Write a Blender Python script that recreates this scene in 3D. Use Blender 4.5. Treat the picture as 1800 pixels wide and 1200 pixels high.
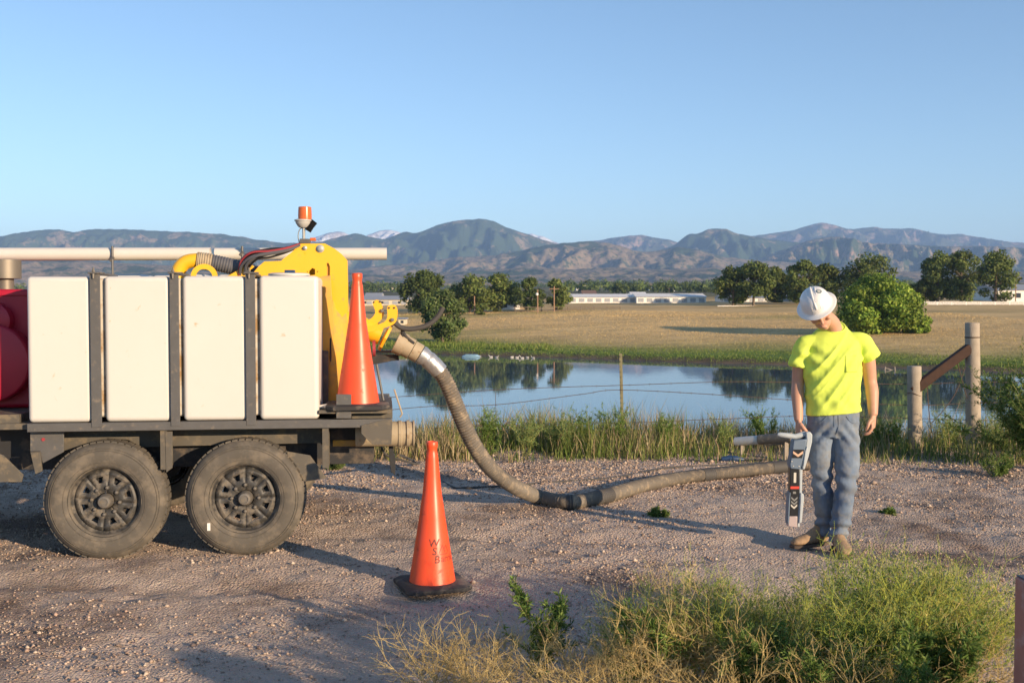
import bpy, bmesh, math, random
import numpy as np
from mathutils import Vector, Matrix, Euler

for o in list(bpy.data.objects): bpy.data.objects.remove(o)
scene = bpy.context.scene
COL = scene.collection
R = math.radians

# ------------------------------------------------------------------ camera
F_PX, HZ, CAM_H = 1850.0, 535.0, 1.69
PITCH = math.atan((600 - HZ) / F_PX)
cam_d = bpy.data.cameras.new('camera'); cam = bpy.data.objects.new('camera', cam_d); COL.objects.link(cam)
cam.location = (0, 0, CAM_H); cam.rotation_euler = (R(90) - PITCH, 0, 0)
cam_d.sensor_width = 36; cam_d.lens = F_PX / 1800 * 36; cam_d.clip_start = 0.1; cam_d.clip_end = 40000
cam_d.dof.use_dof = True; cam_d.dof.focus_distance = 7.3; cam_d.dof.aperture_fstop = 7.1
scene.camera = cam
# ------------------------------------------------------------------ sky, sun, exposure
SUN_AZ, SUN_EL = R(134), R(12.3)             # azimuth clockwise from +Y (behind the camera, to the right)
world = bpy.data.worlds.new('World'); scene.world = world; world.use_nodes = True
nt = world.node_tree; bg = nt.nodes['Background']
sky = nt.nodes.new('ShaderNodeTexSky'); sky.sky_type = 'NISHITA'; sky.sun_disc = False
sky.sun_elevation = SUN_EL; sky.sun_rotation = SUN_AZ; sky.altitude = 1500
sky.air_density = 1.0; sky.dust_density = 0.0; sky.ozone_density = 2.2
nt.links.new(sky.outputs[0], bg.inputs[0]); bg.inputs[1].default_value = 0.110
sun_d = bpy.data.lights.new('sun', 'SUN'); sun = bpy.data.objects.new('sun', sun_d); COL.objects.link(sun)
sun_d.energy = 5.0; sun_d.angle = R(0.55); sun_d.color = (1.0, 0.77, 0.52)
sdir = Vector((math.sin(SUN_AZ) * math.cos(SUN_EL), math.cos(SUN_AZ) * math.cos(SUN_EL), math.sin(SUN_EL)))
sun.rotation_euler = (-sdir).to_track_quat('-Z', 'Y').to_euler(); sun.location = sdir * 50
vs = scene.view_settings; vs.view_transform = 'Standard'; vs.look = 'None'; vs.exposure = 0.9; vs.gamma = 1; vs.use_curve_mapping = False
scene.render.engine = 'CYCLES'
cy = scene.cycles; cy.use_denoising = True; cy.max_bounces = 7; cy.diffuse_bounces = 3; cy.glossy_bounces = 3
cy.transmission_bounces = 3; cy.transparent_max_bounces = 8; cy.volume_bounces = 1; cy.caustics_reflective = False; cy.caustics_refractive = False
cy.sample_clamp_indirect = 6

# ------------------------------------------------------------------ helpers
_right = Vector((1, 0, 0)); _fwd = Vector((0, math.cos(PITCH), -math.sin(PITCH))); _up = Vector((0, math.sin(PITCH), math.cos(PITCH)))
CAM = Vector((0, 0, CAM_H))
def ray(px, py): return _fwd + _right * ((px - 900) / F_PX) + _up * ((600 - py) / F_PX)
def G(px, py, z=0.0):
    d = ray(px, py); s = (z - CAM_H) / d.z; return CAM + d * s
def W(px, py, y):
    d = ray(px, py); return CAM + d * (y / d.y)

def tag(o, label=None, cat=None, group=None, kind=None):
    if label: o['label'] = label
    if cat: o['category'] = cat
    if group: o['group'] = group
    if kind: o['kind'] = kind
    return o
def empty(name, loc=(0, 0, 0), rz=0.0):
    o = bpy.data.objects.new(name, None); COL.objects.link(o); o.location = loc; o.rotation_euler = (0, 0, rz); o.empty_display_size = .1
    return o
def link(name, me, mat=None, parent=None):
    o = bpy.data.objects.new(name, me); COL.objects.link(o)
    if mat is not None and not me.materials: me.materials.append(mat)
    if parent is not None: o.parent = parent
    return o
class MB:
    def __init__(s): s.v = []; s.f = []
    def add(s, vs, fs):
        b = len(s.v); s.v += [tuple(p) for p in vs]; s.f += [tuple(i + b for i in f) for f in fs]; return s
    def box(s, x0, x1, y0, y1, z0, z1):
        return s.add([(x0,y0,z0),(x1,y0,z0),(x1,y1,z0),(x0,y1,z0),(x0,y0,z1),(x1,y0,z1),(x1,y1,z1),(x0,y1,z1)],
                     [(0,3,2,1),(4,5,6,7),(0,1,5,4),(1,2,6,5),(2,3,7,6),(3,0,4,7)])
    def prism(s, poly, y0, y1):                    # poly in (x, z), extruded along y
        n = len(poly)
        a = sum(poly[i][0]*poly[(i+1)%n][1]-poly[(i+1)%n][0]*poly[i][1] for i in range(n))
        if a < 0: poly = poly[::-1]
        vs = [(x, y0, z) for x, z in poly] + [(x, y1, z) for x, z in poly]
        fs = [tuple(range(n)), tuple(range(2*n-1, n-1, -1))] + [(i, i+n, (i+1)%n+n, (i+1)%n) for i in range(n)]
        return s.add(vs, fs)
    def loft(s, rings, caps=True):
        n = len(rings[0]); b = len(s.v)
        for r in rings: s.v += [tuple(p) for p in r]
        for k in range(len(rings)-1):
            for i in range(n):
                j = (i+1) % n
                s.f.append((b+k*n+i, b+k*n+j, b+(k+1)*n+j, b+(k+1)*n+i))
        if caps:
            s.f.append(tuple(b+i for i in range(n))[::-1]); m = b+(len(rings)-1)*n
            s.f.append(tuple(m+i for i in range(n)))
        return s
    def tube(s, path, r, seg=10, caps=True, squash=None):
        path = [Vector(p) for p in path]; n = len(path)
        rs = list(r) if hasattr(r, '__len__') else [r]*n
        t0 = (path[1]-path[0]).normalized(); u = t0.orthogonal().normalized(); rings = []
        for i, p in enumerate(path):
            t = (path[min(i+1,n-1)]-path[max(i-1,0)]).normalized()
            u = (u - t*u.dot(t)).normalized(); w = t.cross(u)
            rings.append([p + (u*math.cos(a)+w*math.sin(a))*rs[i] for a in (2*math.pi*k/seg for k in range(seg))])
        return s.loft(rings, caps)
    def lathe(s, prof, o=(0,0,0), d=(0,0,1), seg=24, closed=False):   # prof: (r, h) along axis d
        d = Vector(d).normalized(); u = d.orthogonal().normalized(); w = d.cross(u); o = Vector(o)
        rings = [[o + d*h + (u*math.cos(a)+w*math.sin(a))*max(r,1e-4) for a in (2*math.pi*k/seg for k in range(seg))] for r, h in prof]
        if closed: rings.append(rings[0])
        return s.loft(rings, not closed)
    def build(s, name, mat, parent=None, smooth=35, bevel=0, bseg=2):
        me = bpy.data.meshes.new(name); me.from_pydata(s.v, [], s.f); me.validate(); 
        bm = bmesh.new(); bm.from_mesh(me); bmesh.ops.recalc_face_normals(bm, faces=bm.faces); bm.to_mesh(me); bm.free()
        if smooth:
            me.shade_smooth(); me.set_sharp_from_angle(angle=R(smooth))
        o = link(name, me, mat, parent)
        if bevel:
            m = o.modifiers.new('bevel', 'BEVEL'); m.width = bevel; m.segments = bseg; m.limit_method = 'ANGLE'; m.angle_limit = R(40)
            m.harden_normals = False
        return o
def smooth_path(pts, n=8):
    pts = [Vector(p) for p in pts]; out = []
    for i in range(len(pts)-1):
        p0 = pts[max(i-1,0)]; p1 = pts[i]; p2 = pts[i+1]; p3 = pts[min(i+2,len(pts)-1)]
        for k in range(n):
            t = k/n
            out.append(0.5*((2*p1)+(p2-p0)*t+(2*p0-5*p1+4*p2-p3)*t*t+(3*p1-p0-3*p2+p3)*t**3))
    out.append(pts[-1]); return out
def np_mesh(name, V, F, mat, parent=None, col=None, smooth=False):
    """V (n,3) array, F (m,k) array of equal-size faces"""
    V = np.asarray(V, dtype=np.float32); F = np.asarray(F, dtype=np.int32); k = F.shape[1]
    me = bpy.data.meshes.new(name); me.vertices.add(len(V)); me.vertices.foreach_set('co', V.ravel())
    me.loops.add(F.size); me.loops.foreach_set('vertex_index', F.ravel()); me.polygons.add(len(F))
    me.polygons.foreach_set('loop_start', np.arange(0, F.size, k, dtype=np.int32))
    try: me.polygons.foreach_set('loop_total', np.full(len(F), k, dtype=np.int32))
    except Exception: pass
    me.update(calc_edges=True); me.validate()
    if col is not None:
        a = me.color_attributes.new('Col', 'FLOAT_COLOR', 'POINT')
        c = np.ones((len(V), 4), dtype=np.float32); c[:, :3] = col; a.data.foreach_set('color', c.ravel())
    if smooth: me.shade_smooth()
    return link(name, me, mat, parent)
# gradient noise
_rng = np.random.RandomState(7); _P = _rng.permutation(512); _P = np.concatenate([_P, _P, _P])
_GA = _rng.rand(512)*2*np.pi; _GX, _GY = np.cos(_GA), np.sin(_GA)
def noise2(x, y):
    x = np.asarray(x, float); y = np.asarray(y, float)
    xi = np.floor(x).astype(int); yi = np.floor(y).astype(int); xf = x-xi; yf = y-yi; xi &= 511; yi &= 511
    def g(ix, iy, dx, dy):
        h = _P[_P[ix & 511] + (iy & 511)] & 511; return _GX[h]*dx + _GY[h]*dy
    u = xf**3*(xf*(xf*6-15)+10); v = yf**3*(yf*(yf*6-15)+10)
    a = g(xi, yi, xf, yf); b = g(xi+1, yi, xf-1, yf); c = g(xi, yi+1, xf, yf-1); d = g(xi+1, yi+1, xf-1, yf-1)
    return (a+(b-a)*u) + ((c+(d-c)*u)-(a+(b-a)*u))*v
def fbm(x, y, o=5, ridged=False):
    s = 0; amp = 1; f = 1
    for i in range(o):
        n = noise2(x*f+13.7*i, y*f+5.1*i); s = s + amp*((0.5-np.abs(n))*2-0.6 if ridged else n); amp *= .5; f *= 2.03
    return s

# ------------------------------------------------------------------ materials
def nodes(m): return m.node_tree.nodes, m.node_tree.links
def M(name, color, rough=.6, metal=0.0, var=.12, scale=6, dirt=None, bump=0.0, bscale=60, spec=.5, coat=0.0, sss=0.0, alpha=None):
    """principled with noise variation; dirt = (colour, coverage 0..1, scale)"""
    m = bpy.data.materials.new(name); m.use_nodes = True; N, L = nodes(m); p = N['Principled BSDF']
    tc = N.new('ShaderNodeTexCoord')
    nz = N.new('ShaderNodeTexNoise'); nz.inputs['Scale'].default_value = scale; nz.inputs['Detail'].default_value = 6; L.new(tc.outputs['Object'], nz.inputs['Vector'])
    mx = N.new('ShaderNodeMixRGB'); c = Vector(color)
    mx.inputs[1].default_value = (*[max(0, x*(1-var)) for x in c], 1); mx.inputs[2].default_value = (*[min(1, x*(1+var)) for x in c], 1)
    L.new(nz.outputs['Fac'], mx.inputs[0]); out = mx.outputs[0]
    p.inputs['Roughness'].default_value = rough; p.inputs['Metallic'].default_value = metal; p.inputs['Specular IOR Level'].default_value = spec
    p.inputs['Coat Weight'].default_value = coat
    if dirt:
        dc, cov, ds = dirt
        n2 = N.new('ShaderNodeTexNoise'); n2.inputs['Scale'].default_value = ds; n2.inputs['Detail'].default_value = 9; n2.inputs['Roughness'].default_value = .65
        L.new(tc.outputs['Object'], n2.inputs['Vector'])
        rp = N.new('ShaderNodeValToRGB'); rp.color_ramp.elements[0].position = max(0, .72-cov*.5); rp.color_ramp.elements[1].position = max(.02, .80-cov*.35)
        L.new(n2.outputs['Fac'], rp.inputs[0])
        m2 = N.new('ShaderNodeMixRGB'); m2.inputs[2].default_value = (*dc, 1); L.new(out, m2.inputs[1]); L.new(rp.outputs[0], m2.inputs[0]); out = m2.outputs[0]
        mr = N.new('ShaderNodeMixRGB'); mr.inputs[1].default_value = (rough,)*3+(1,); mr.inputs[2].default_value = (.9,.9,.9,1); L.new(rp.outputs[0], mr.inputs[0]); L.new(mr.outputs[0], p.inputs['Roughness'])
    L.new(out, p.inputs['Base Color'])
    if bump:
        n3 = N.new('ShaderNodeTexNoise'); n3.inputs['Scale'].default_value = bscale; n3.inputs['Detail'].default_value = 5; L.new(tc.outputs['Object'], n3.inputs['Vector'])
        b = N.new('ShaderNodeBump'); b.inputs['Strength'].default_value = bump; b.inputs['Distance'].default_value = .01; L.new(n3.outputs['Fac'], b.inputs['Height']); L.new(b.outputs[0], p.inputs['Normal'])
    return m
def MCOL(name, rough=.8, trans=0.0, spec=.2):
    """colour from the mesh's own per-piece colour attribute (leaf to leaf, stone to stone)"""
    m = bpy.data.materials.new(name); m.use_nodes = True; N, L = nodes(m); p = N['Principled BSDF']
    a = N.new('ShaderNodeVertexColor'); a.layer_name = 'Col'; L.new(a.outputs[0], p.inputs['Base Color'])
    p.inputs['Roughness'].default_value = rough; p.inputs['Specular IOR Level'].default_value = spec
    if trans:
        t = N.new('ShaderNodeBsdfTranslucent'); L.new(a.outputs[0], t.inputs[0]); mx = N.new('ShaderNodeMixShader'); mx.inputs[0].default_value = trans
        L.new(p.outputs[0], mx.inputs[1]); L.new(t.outputs[0], mx.inputs[2]); L.new(mx.outputs[0], N['Material Output'].inputs[0])
    return m
DUST = (.36, .28, .20)
mt = {}
mt['leaf'] = MCOL('leaf', .65, .3); mt['grass'] = MCOL('grass_blade', .7, .25); mt['stone'] = MCOL('pebble', .85)
mt['tank'] = M('white_polyethylene', (.63,.60,.55), .42, var=.05, scale=1.5, dirt=((.50,.39,.25), .13, 17), spec=.4, bump=.35, bscale=2.2)
mt['tank_web'] = M('rust_streaked_polyethylene', (.60,.54,.45), .5, var=.1, dirt=((.36,.22,.10), .5, 7))
mt['steel'] = M('grey_painted_steel', (.10,.096,.092), .5, var=.2, scale=14, dirt=((.20,.165,.13), .30, 22), bump=.05)
mt['dark'] = M('black_undercarriage', (.022,.022,.024), .7, var=.3, dirt=((.13,.10,.075), .45, 7))
mt['plate'] = M('dusty_dark_plate', (.10,.088,.07), .7, var=.2, dirt=((.19,.15,.10), .45, 14))
mt['rubber'] = M('tyre_rubber', (.095,.083,.067), .8, var=.25, scale=5, dirt=((.165,.138,.105), .5, 9), bump=.12, bscale=90)
mt['rim'] = M('black_rim', (.045,.043,.040), .5, var=.3, scale=20, dirt=((.17,.145,.115), .5, 14))
mt['hub'] = M('dull_hub_metal', (.20,.18,.155), .5, .5, var=.3, scale=30, dirt=((.20,.16,.11), .4, 30))
mt['yellow'] = M('yellow_paint', (.86,.46,.020), .34, var=.06, dirt=((.45,.27,.09), .20, 12), coat=.15)
mt['yellow_dusty'] = M('dusty_yellow_paint', (.70,.38,.05), .55, var=.1, dirt=((.45,.28,.10), .5, 5))
mt['red'] = M('crimson_enamel', (.42,.008,.030), .4, var=.15, dirt=((.045,.015,.018), .17, 11))
mt['redhose'] = M('red_cable', (.35,.04,.05), .6); mt['black'] = M('black_plastic', (.02,.02,.022), .5)
mt['bluetarp'] = M('dark_blue_plastic', (.02,.05,.12), .4)
mt['pvc'] = M('white_pvc', (.62,.585,.53), .35, var=.04, dirt=((.62,.48,.30), .14, 8))
mt['muffler'] = M('muffler_steel', (.22,.19,.15), .55, .5, var=.2)
mt['galv'] = M('galvanised', (.42,.41,.38), .45, .6, var=.15)
mt['amber'] = M('amber_lens', (.62,.13,.025), .25, var=.12, scale=30); mt['beaconbase'] = M('beacon_base', (.45,.43,.40), .5)
mt['tan'] = M('tan_coupling', (.40,.32,.21), .6, var=.15, scale=20, dirt=((.28,.20,.12), .4, 20))
mt['tape'] = M('silver_tape', (.55,.53,.50), .33, .7, var=.2, scale=30, bump=.3, bscale=40)
mt['hose'] = M('grey_ribbed_hose', (.17,.145,.115), .7, var=.15, scale=8, dirt=((.36,.28,.19), .42, 16))
mt['hosedark'] = M('dark_hose_cuff', (.06,.055,.05), .7, var=.2)
mt['bluehose'] = M('dark_corrugated', (.10,.10,.11), .6)
mt['orange'] = M('cone_orange', (.86,.085,.022), .38, var=.12, scale=7, dirt=((.42,.06,.035), .24, 13), spec=.5)
mt['conebase'] = M('black_rubber_base', (.035,.033,.034), .75, var=.3, dirt=((.17,.14,.11), .4, 8), bump=.15)
mt['ink'] = M('black_ink', (.12,.025,.016), .6, dirt=((.60,.07,.02), .42, 70))
mt['wood'] = M('weathered_post', (.36,.30,.23), .85, var=.3, scale=12, bump=.3, bscale=50)
mt['woodred'] = M('red_brown_timber', (.05,.023,.014), .85, var=.5, scale=14, bump=.3)
mt['wire'] = M('rusty_wire', (.13,.09,.065), .7, .4); mt['tpost'] = M('yellowed_steel_post', (.19,.17,.09), .7, var=.3, scale=25)
mt['pinkpost'] = M('faded_red_steel', (.42,.17,.13), .6, var=.25, scale=10, dirt=((.52,.33,.28), .4, 7))
mt['skin'] = M('skin', (.56,.30,.20), .5, var=.08, scale=30, spec=.4); mt['hair'] = M('brown_hair', (.05,.03,.02), .7)
mt['hat'] = M('white_hard_hat', (.80,.77,.72), .32, var=.05, dirt=((.33,.27,.21), .16, 16)); mt['sticker'] = M('dark_sticker', (.12,.17,.19), .5, var=.3, scale=40)
mt['boot'] = M('tan_suede', (.33,.22,.13), .9, var=.25, scale=20, bump=.2); mt['sole'] = M('boot_sole', (.10,.07,.05), .85)
mt['locgrey'] = M('grey_plastic', (.42,.46,.48), .4, var=.06); mt['locblue'] = M('slate_blue_plastic', (.13,.175,.235), .42, var=.1)
mt['locblack'] = M('black_panel', (.018,.019,.022), .3); mt['capgrey'] = M('pinkish_grey_plastic', (.42,.34,.33), .4)  # foot cap's pinkish tone is reflected light painted into its colour
mt['peach'] = M('peach_print', (.62,.40,.27), .5); mt['redp'] = M('red_print', (.6,.05,.03), .5)
mt['greyp'] = M('grey_print', (.20,.20,.19), .5); mt['whitep'] = M('pale_print', (.55,.52,.45), .5)
mt['bark'] = M('bark', (.16,.12,.085), .9, var=.3, bump=.3); mt['whitewall'] = M('white_wall', (.78,.75,.70), .7, var=.05)
mt['roofgrey'] = M('grey_roof', (.33,.34,.36), .6, var=.1); mt['roofbrown'] = M('brown_roof', (.22,.13,.09), .8); mt['cream'] = M('cream_wall', (.62,.54,.40), .8)
mt['glass'] = M('dark_window', (.03,.035,.045), .15); mt['goose'] = M('goose_feathers', (.55,.52,.47), .8); mt['raft'] = M('blue_raft', (.22,.38,.52), .5)
mt['polewood'] = M('pole_wood', (.34,.20,.12), .9, var=.2)

# ------------------------------------------------------------------ ground, yard, water, mountains
def shore(X): return np.clip(101 - .62*X, 62, 150) + 1.6*noise2(X*.13, X*0+3.3)
def sstep(a, b, x): t = np.clip((x-a)/(b-a), 0, 1); return t*t*(3-2*t)
def ground_h(X, Y):
    X = np.asarray(X, float); Y = np.asarray(Y, float)
    edge = 12.3 + .35*noise2(X*.4, X*0) - .06*np.clip(X, 0, 12)
    near = -4.3*sstep(0, 1, (Y-edge)/20.0) - .10*sstep(0, 1.0, Y-edge)
    s = Y - shore(X)
    f = np.where(s < 0, -.9*sstep(0, 9, -s), .35*sstep(0, 1.5, s) + .047*np.clip(s, 0, 62) + .030*np.clip(s-62, 0, 70) + .019*np.clip(s-132, 0, 1e9))
    far = -3.3 + f + np.where(s > 4, .28*fbm(X*.035, Y*.035, 3)*sstep(4, 30, s), 0) + np.where(s > 200, 3.0*fbm(X*.004+4, Y*.004, 3)*sstep(200, 700, s), 0)
    side = sstep(0, 1, (Y-60)/10)
    h = near*(1-side) + far*side
    h = np.where((Y > 33) & (s < -1), np.minimum(h, -4.0), h)
    return np.where(Y < 12, 0.0, h)
ang = np.concatenate([np.arange(-180, -40, 5), np.arange(-40, 40, .35), np.arange(40, 180.1, 5)])
rad = np.concatenate([[0.0, 1, 3, 6, 9], np.arange(10.5, 32, .7), np.arange(32, 62, 3), np.arange(62, 150, .9), np.geomspace(150, 3200, 70)])
A_, R_ = np.meshgrid(np.radians(ang), rad, indexing='ij'); X_ = np.sin(A_)*R_; Y_ = np.cos(A_)*R_
Z_ = ground_h(X_, Y_); Z_ = np.where((Y_ < 12.0) & (np.abs(X_) < 12), Z_-.05, Z_)
na, nr = X_.shape; I = np.arange(na*nr).reshape(na, nr)
Fq = np.stack([I[:-1,:-1], I[1:,:-1], I[1:,1:], I[:-1,1:]], -1).reshape(-1, 4)[:, ::-1]

m = bpy.data.materials.new('open_ground'); m.use_nodes = True; N, L = nodes(m); p = N['Principled BSDF']; p.inputs['Roughness'].default_value = .95; p.inputs['Specular IOR Level'].default_value = .1
a = N.new('ShaderNodeVertexColor'); a.layer_name = 'Col'; tc = N.new('ShaderNodeTexCoord')
mp = N.new('ShaderNodeMapping'); mp.inputs['Scale'].default_value = (.35, 1.0, 1); L.new(tc.outputs['Object'], mp.inputs[0])
nz = N.new('ShaderNodeTexNoise'); nz.inputs['Scale'].default_value = .55; nz.inputs['Detail'].default_value = 10; nz.inputs['Roughness'].default_value = .7; L.new(mp.outputs[0], nz.inputs[0])
rp = N.new('ShaderNodeMapRange'); rp.inputs[1].default_value = .3; rp.inputs[2].default_value = .7; rp.inputs[3].default_value = .62; rp.inputs[4].default_value = 1.3; L.new(nz.outputs['Fac'], rp.inputs[0])
mu = N.new('ShaderNodeVectorMath'); mu.operation = 'SCALE'; L.new(a.outputs[0], mu.inputs[0]); L.new(rp.outputs[0], mu.inputs['Scale']); L.new(mu.outputs[0], p.inputs['Base Color'])
b = N.new('ShaderNodeBump'); b.inputs['Strength'].default_value = .6; b.inputs['Distance'].default_value = .15; L.new(nz.outputs['Fac'], b.inputs['Height']); L.new(b.outputs[0], p.inputs['Normal'])
mt['ground'] = m
s_ = Y_ - shore(X_)
tanf = np.array([.62, .43, .20]); green = np.array([.13, .19, .04]); mud = np.array([.13, .10, .07]); scrub = np.array([.14, .13, .07]); dirtc = np.array([.30, .24, .185])
gmix = (1-sstep(3, 24, s_ + 11*fbm(X_*.05, Y_*.05, 3)))[..., None]
c = tanf*(1+.22*fbm(X_*.03, Y_*.09, 4))[..., None]*(1-gmix) + green*gmix
band = (sstep(.15, .4, fbm(X_*.018+9, Y_*.05, 3))*sstep(14, 22, s_)*.55)[..., None]; c = c*(1-band) + np.array([.28,.23,.09])*band
c = np.where((s_ < 1.2)[..., None], mud, c)
fm = sstep(150, 260, s_)[..., None]; c = c*(1-fm) + (scrub*(1+.5*fbm(X_*.01, Y_*.01, 4))[..., None])*fm
c = np.where((Y_ < 40)[..., None], np.array([.12, .13, .05]), c); c = np.where((Y_ < 12.4)[..., None], dirtc, c)
g = np_mesh('ground', np.stack([X_, Y_, Z_], -1).reshape(-1, 3), Fq, m, col=np.clip(c, .01, 1).reshape(-1, 3), smooth=True); tag(g, kind='structure')

# gravel yard: fine relief sheet
xs = np.arange(-9.5, 11.0, .04); ys = np.arange(2.4, 12.6, .04); XX, YY = np.meshgrid(xs, ys, indexing='ij')
ZZ = .016*fbm(XX*1.1, YY*1.1, 3) + .015*fbm(XX*4, YY*4, 3) + .010*fbm(XX*13+3, YY*13, 2) + .02*np.maximum(0, fbm(XX*.6+8, YY*.6, 2))
ruts = np.exp(-((YY-(6.0-.12*XX))/.16)**2)+np.exp(-((YY-(7.6-.12*XX))/.16)**2); ZZ -= .03*ruts
edge = np.minimum.reduce([XX+9.5, 11.0-XX, YY-2.4, 12.6-YY]); ZZ = ZZ + .004 - .09*(1-sstep(0, .5, edge))
nx, ny = XX.shape; I = np.arange(nx*ny).reshape(nx, ny); Fy = np.stack([I[:-1,:-1], I[1:,:-1], I[1:,1:], I[:-1,1:]], -1).reshape(-1, 4)
m = bpy.data.materials.new('gravel_dirt'); m.use_nodes = True; N, L = nodes(m); p = N['Principled BSDF']; p.inputs['Roughness'].default_value = .95; p.inputs['Specular IOR Level'].default_value = .15
tc = N.new('ShaderNodeTexCoord')
def NZ(sc, det=8, ro=.6):
    n = N.new('ShaderNodeTexNoise'); n.inputs['Scale'].default_value = sc; n.inputs['Detail'].default_value = det; n.inputs['Roughness'].default_value = ro; L.new(tc.outputs['Object'], n.inputs['Vector']); return n
def MIX(fac, a_, b_, blend='MIX'):
    x = N.new('ShaderNodeMixRGB'); x.blend_type = blend
    for i, v in ((0, fac), (1, a_), (2, b_)):
        if isinstance(v, (tuple, float, int)): x.inputs[i].default_value = v if not isinstance(v, tuple) else (*v, 1)
        else: L.new(v, x.inputs[i])
    return x.outputs[0]
def RAMP(src, a_, b_):
    r_ = N.new('ShaderNodeMapRange'); r_.inputs[1].default_value = a_; r_.inputs[2].default_value = b_; L.new(src, r_.inputs[0]); return r_.outputs[0]
c1 = MIX(NZ(9).outputs['Fac'], (.46,.34,.26), (.72,.57,.45))
c2 = MIX(RAMP(NZ(.45, 7, .70).outputs['Fac'], .50, .62), c1, (.22,.15,.11))
vo = N.new('ShaderNodeTexVoronoi'); vo.inputs['Scale'].default_value = 62; L.new(tc.outputs['Object'], vo.inputs['Vector'])
c3 = MIX(RAMP(vo.outputs['Distance'], .0, .45), MIX(.5, vo.outputs['Color'], (.66,.54,.44)), c2)
c4 = MIX(.32, c2, c3)
L.new(c4, p.inputs['Base Color'])
bb = N.new('ShaderNodeBump'); bb.inputs['Strength'].default_value = 1.0; bb.inputs['Distance'].default_value = .016
ad = N.new('ShaderNodeMath'); ad.operation = 'SUBTRACT'; L.new(NZ(45, 6, .7).outputs['Fac'], ad.inputs[0]); L.new(vo.outputs['Distance'], ad.inputs[1]); L.new(ad.outputs[0], bb.inputs['Height']); L.new(bb.outputs[0], p.inputs['Normal'])
yard = np_mesh('gravel_yard', np.stack([XX, YY, ZZ], -1).reshape(-1, 3), Fy, m, smooth=True); tag(yard, kind='structure')
def yard_z(x, y):
    i = np.clip(((np.asarray(x)+9.5)/.04).astype(int), 0, nx-1); j = np.clip(((np.asarray(y)-2.4)/.04).astype(int), 0, ny-1); return ZZ[i, j]

# loose stones on the yard
rs = np.random.RandomState(3); n = 95000
px_ = rs.uniform(-6.8, 7.6, n*2); py_ = rs.uniform(3.9, 12.4, n*2)
keep = (rs.rand(n*2) < np.clip(.45 + 1.3*fbm(px_*.7, py_*.7, 3) + .25*(py_ > 9) - .35*(np.exp(-((py_-(6.0-.12*px_))/.3)**2)+np.exp(-((py_-(7.6-.12*px_))/.3)**2)), .05, 1)) & (np.abs(px_) < py_*.52+.6)
px_, py_ = px_[keep][:n], py_[keep][:n]; n = len(px_)
sz = .004 + .0065*rs.rand(n)**2 + .008*(rs.rand(n) > .96) + .012*(rs.rand(n) > .996); sz *= (1+.35*(py_ > 9.5))
base = np.array([[1,0,0],[-.9,.1,0],[0,1,.05],[.1,-1,0],[.05,.1,.75],[0,0,-.5]])
V = base[None]*(sz[:, None, None]*rs.uniform(.65, 1.35, (n, 6, 3)))
th = rs.rand(n)*6.28; cs, sn = np.cos(th)[:, None], np.sin(th)[:, None]
V = np.stack([V[..., 0]*cs-V[..., 1]*sn, V[..., 0]*sn+V[..., 1]*cs, V[..., 2]], -1) + np.stack([px_, py_, yard_z(px_, py_)+sz*.25], -1)[:, None]
tri = np.array([[0,2,4],[2,1,4],[1,3,4],[3,0,4],[2,0,5],[1,2,5],[3,1,5],[0,3,5]])
Ft = (tri[None] + (np.arange(n)*6)[:, None, None]).reshape(-1, 3)
pal = np.array([1.06,.98,.9])*np.array([[.42,.33,.27],[.50,.42,.35],[.30,.24,.20],[.38,.28,.23],[.50,.43,.36],[.24,.19,.165]])
ccol = np.repeat(pal[rs.randint(0, 6, n)]*rs.uniform(.75, 1.2, (n, 1)), 6, 0)
st = np_mesh('gravel', V.reshape(-1, 3), Ft, mt['stone'], col=ccol); tag(st, 'loose pinkish tan gravel scattered over the yard', 'gravel', kind='stuff')

# pond
wm = bpy.data.materials.new('pond_water'); wm.use_nodes = True; N, L = nodes(wm); p = N['Principled BSDF']
p.inputs['Base Color'].default_value = (.06,.10,.14,1); p.inputs['Roughness'].default_value = .03; p.inputs['IOR'].default_value = 1.333; p.inputs['Specular IOR Level'].default_value = .5
tc = N.new('ShaderNodeTexCoord'); mp = N.new('ShaderNodeMapping'); mp.inputs['Scale'].default_value = (.35, 1.2, 1); L.new(tc.outputs['Object'], mp.inputs[0])
nz = N.new('ShaderNodeTexNoise'); nz.inputs['Scale'].default_value = 1.1; nz.inputs['Detail'].default_value = 3; L.new(mp.outputs[0], nz.inputs[0])
bb = N.new('ShaderNodeBump'); bb.inputs['Strength'].default_value = .04; bb.inputs['Distance'].default_value = .05; L.new(nz.outputs['Fac'], bb.inputs['Height']); L.new(bb.outputs[0], p.inputs['Normal'])
wx = np.linspace(-110, 110, 45); top = shore(wx)+2.0
Vw = np.concatenate([np.stack([wx, wx*0+22, wx*0-3.3], -1), np.stack([wx, top, wx*0-3.3], -1)]); k = len(wx)
water = np_mesh('water', Vw, np.array([[i, i+1, i+1+k, i+k] for i in range(k-1)]), wm); tag(water, kind='structure')

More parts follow.
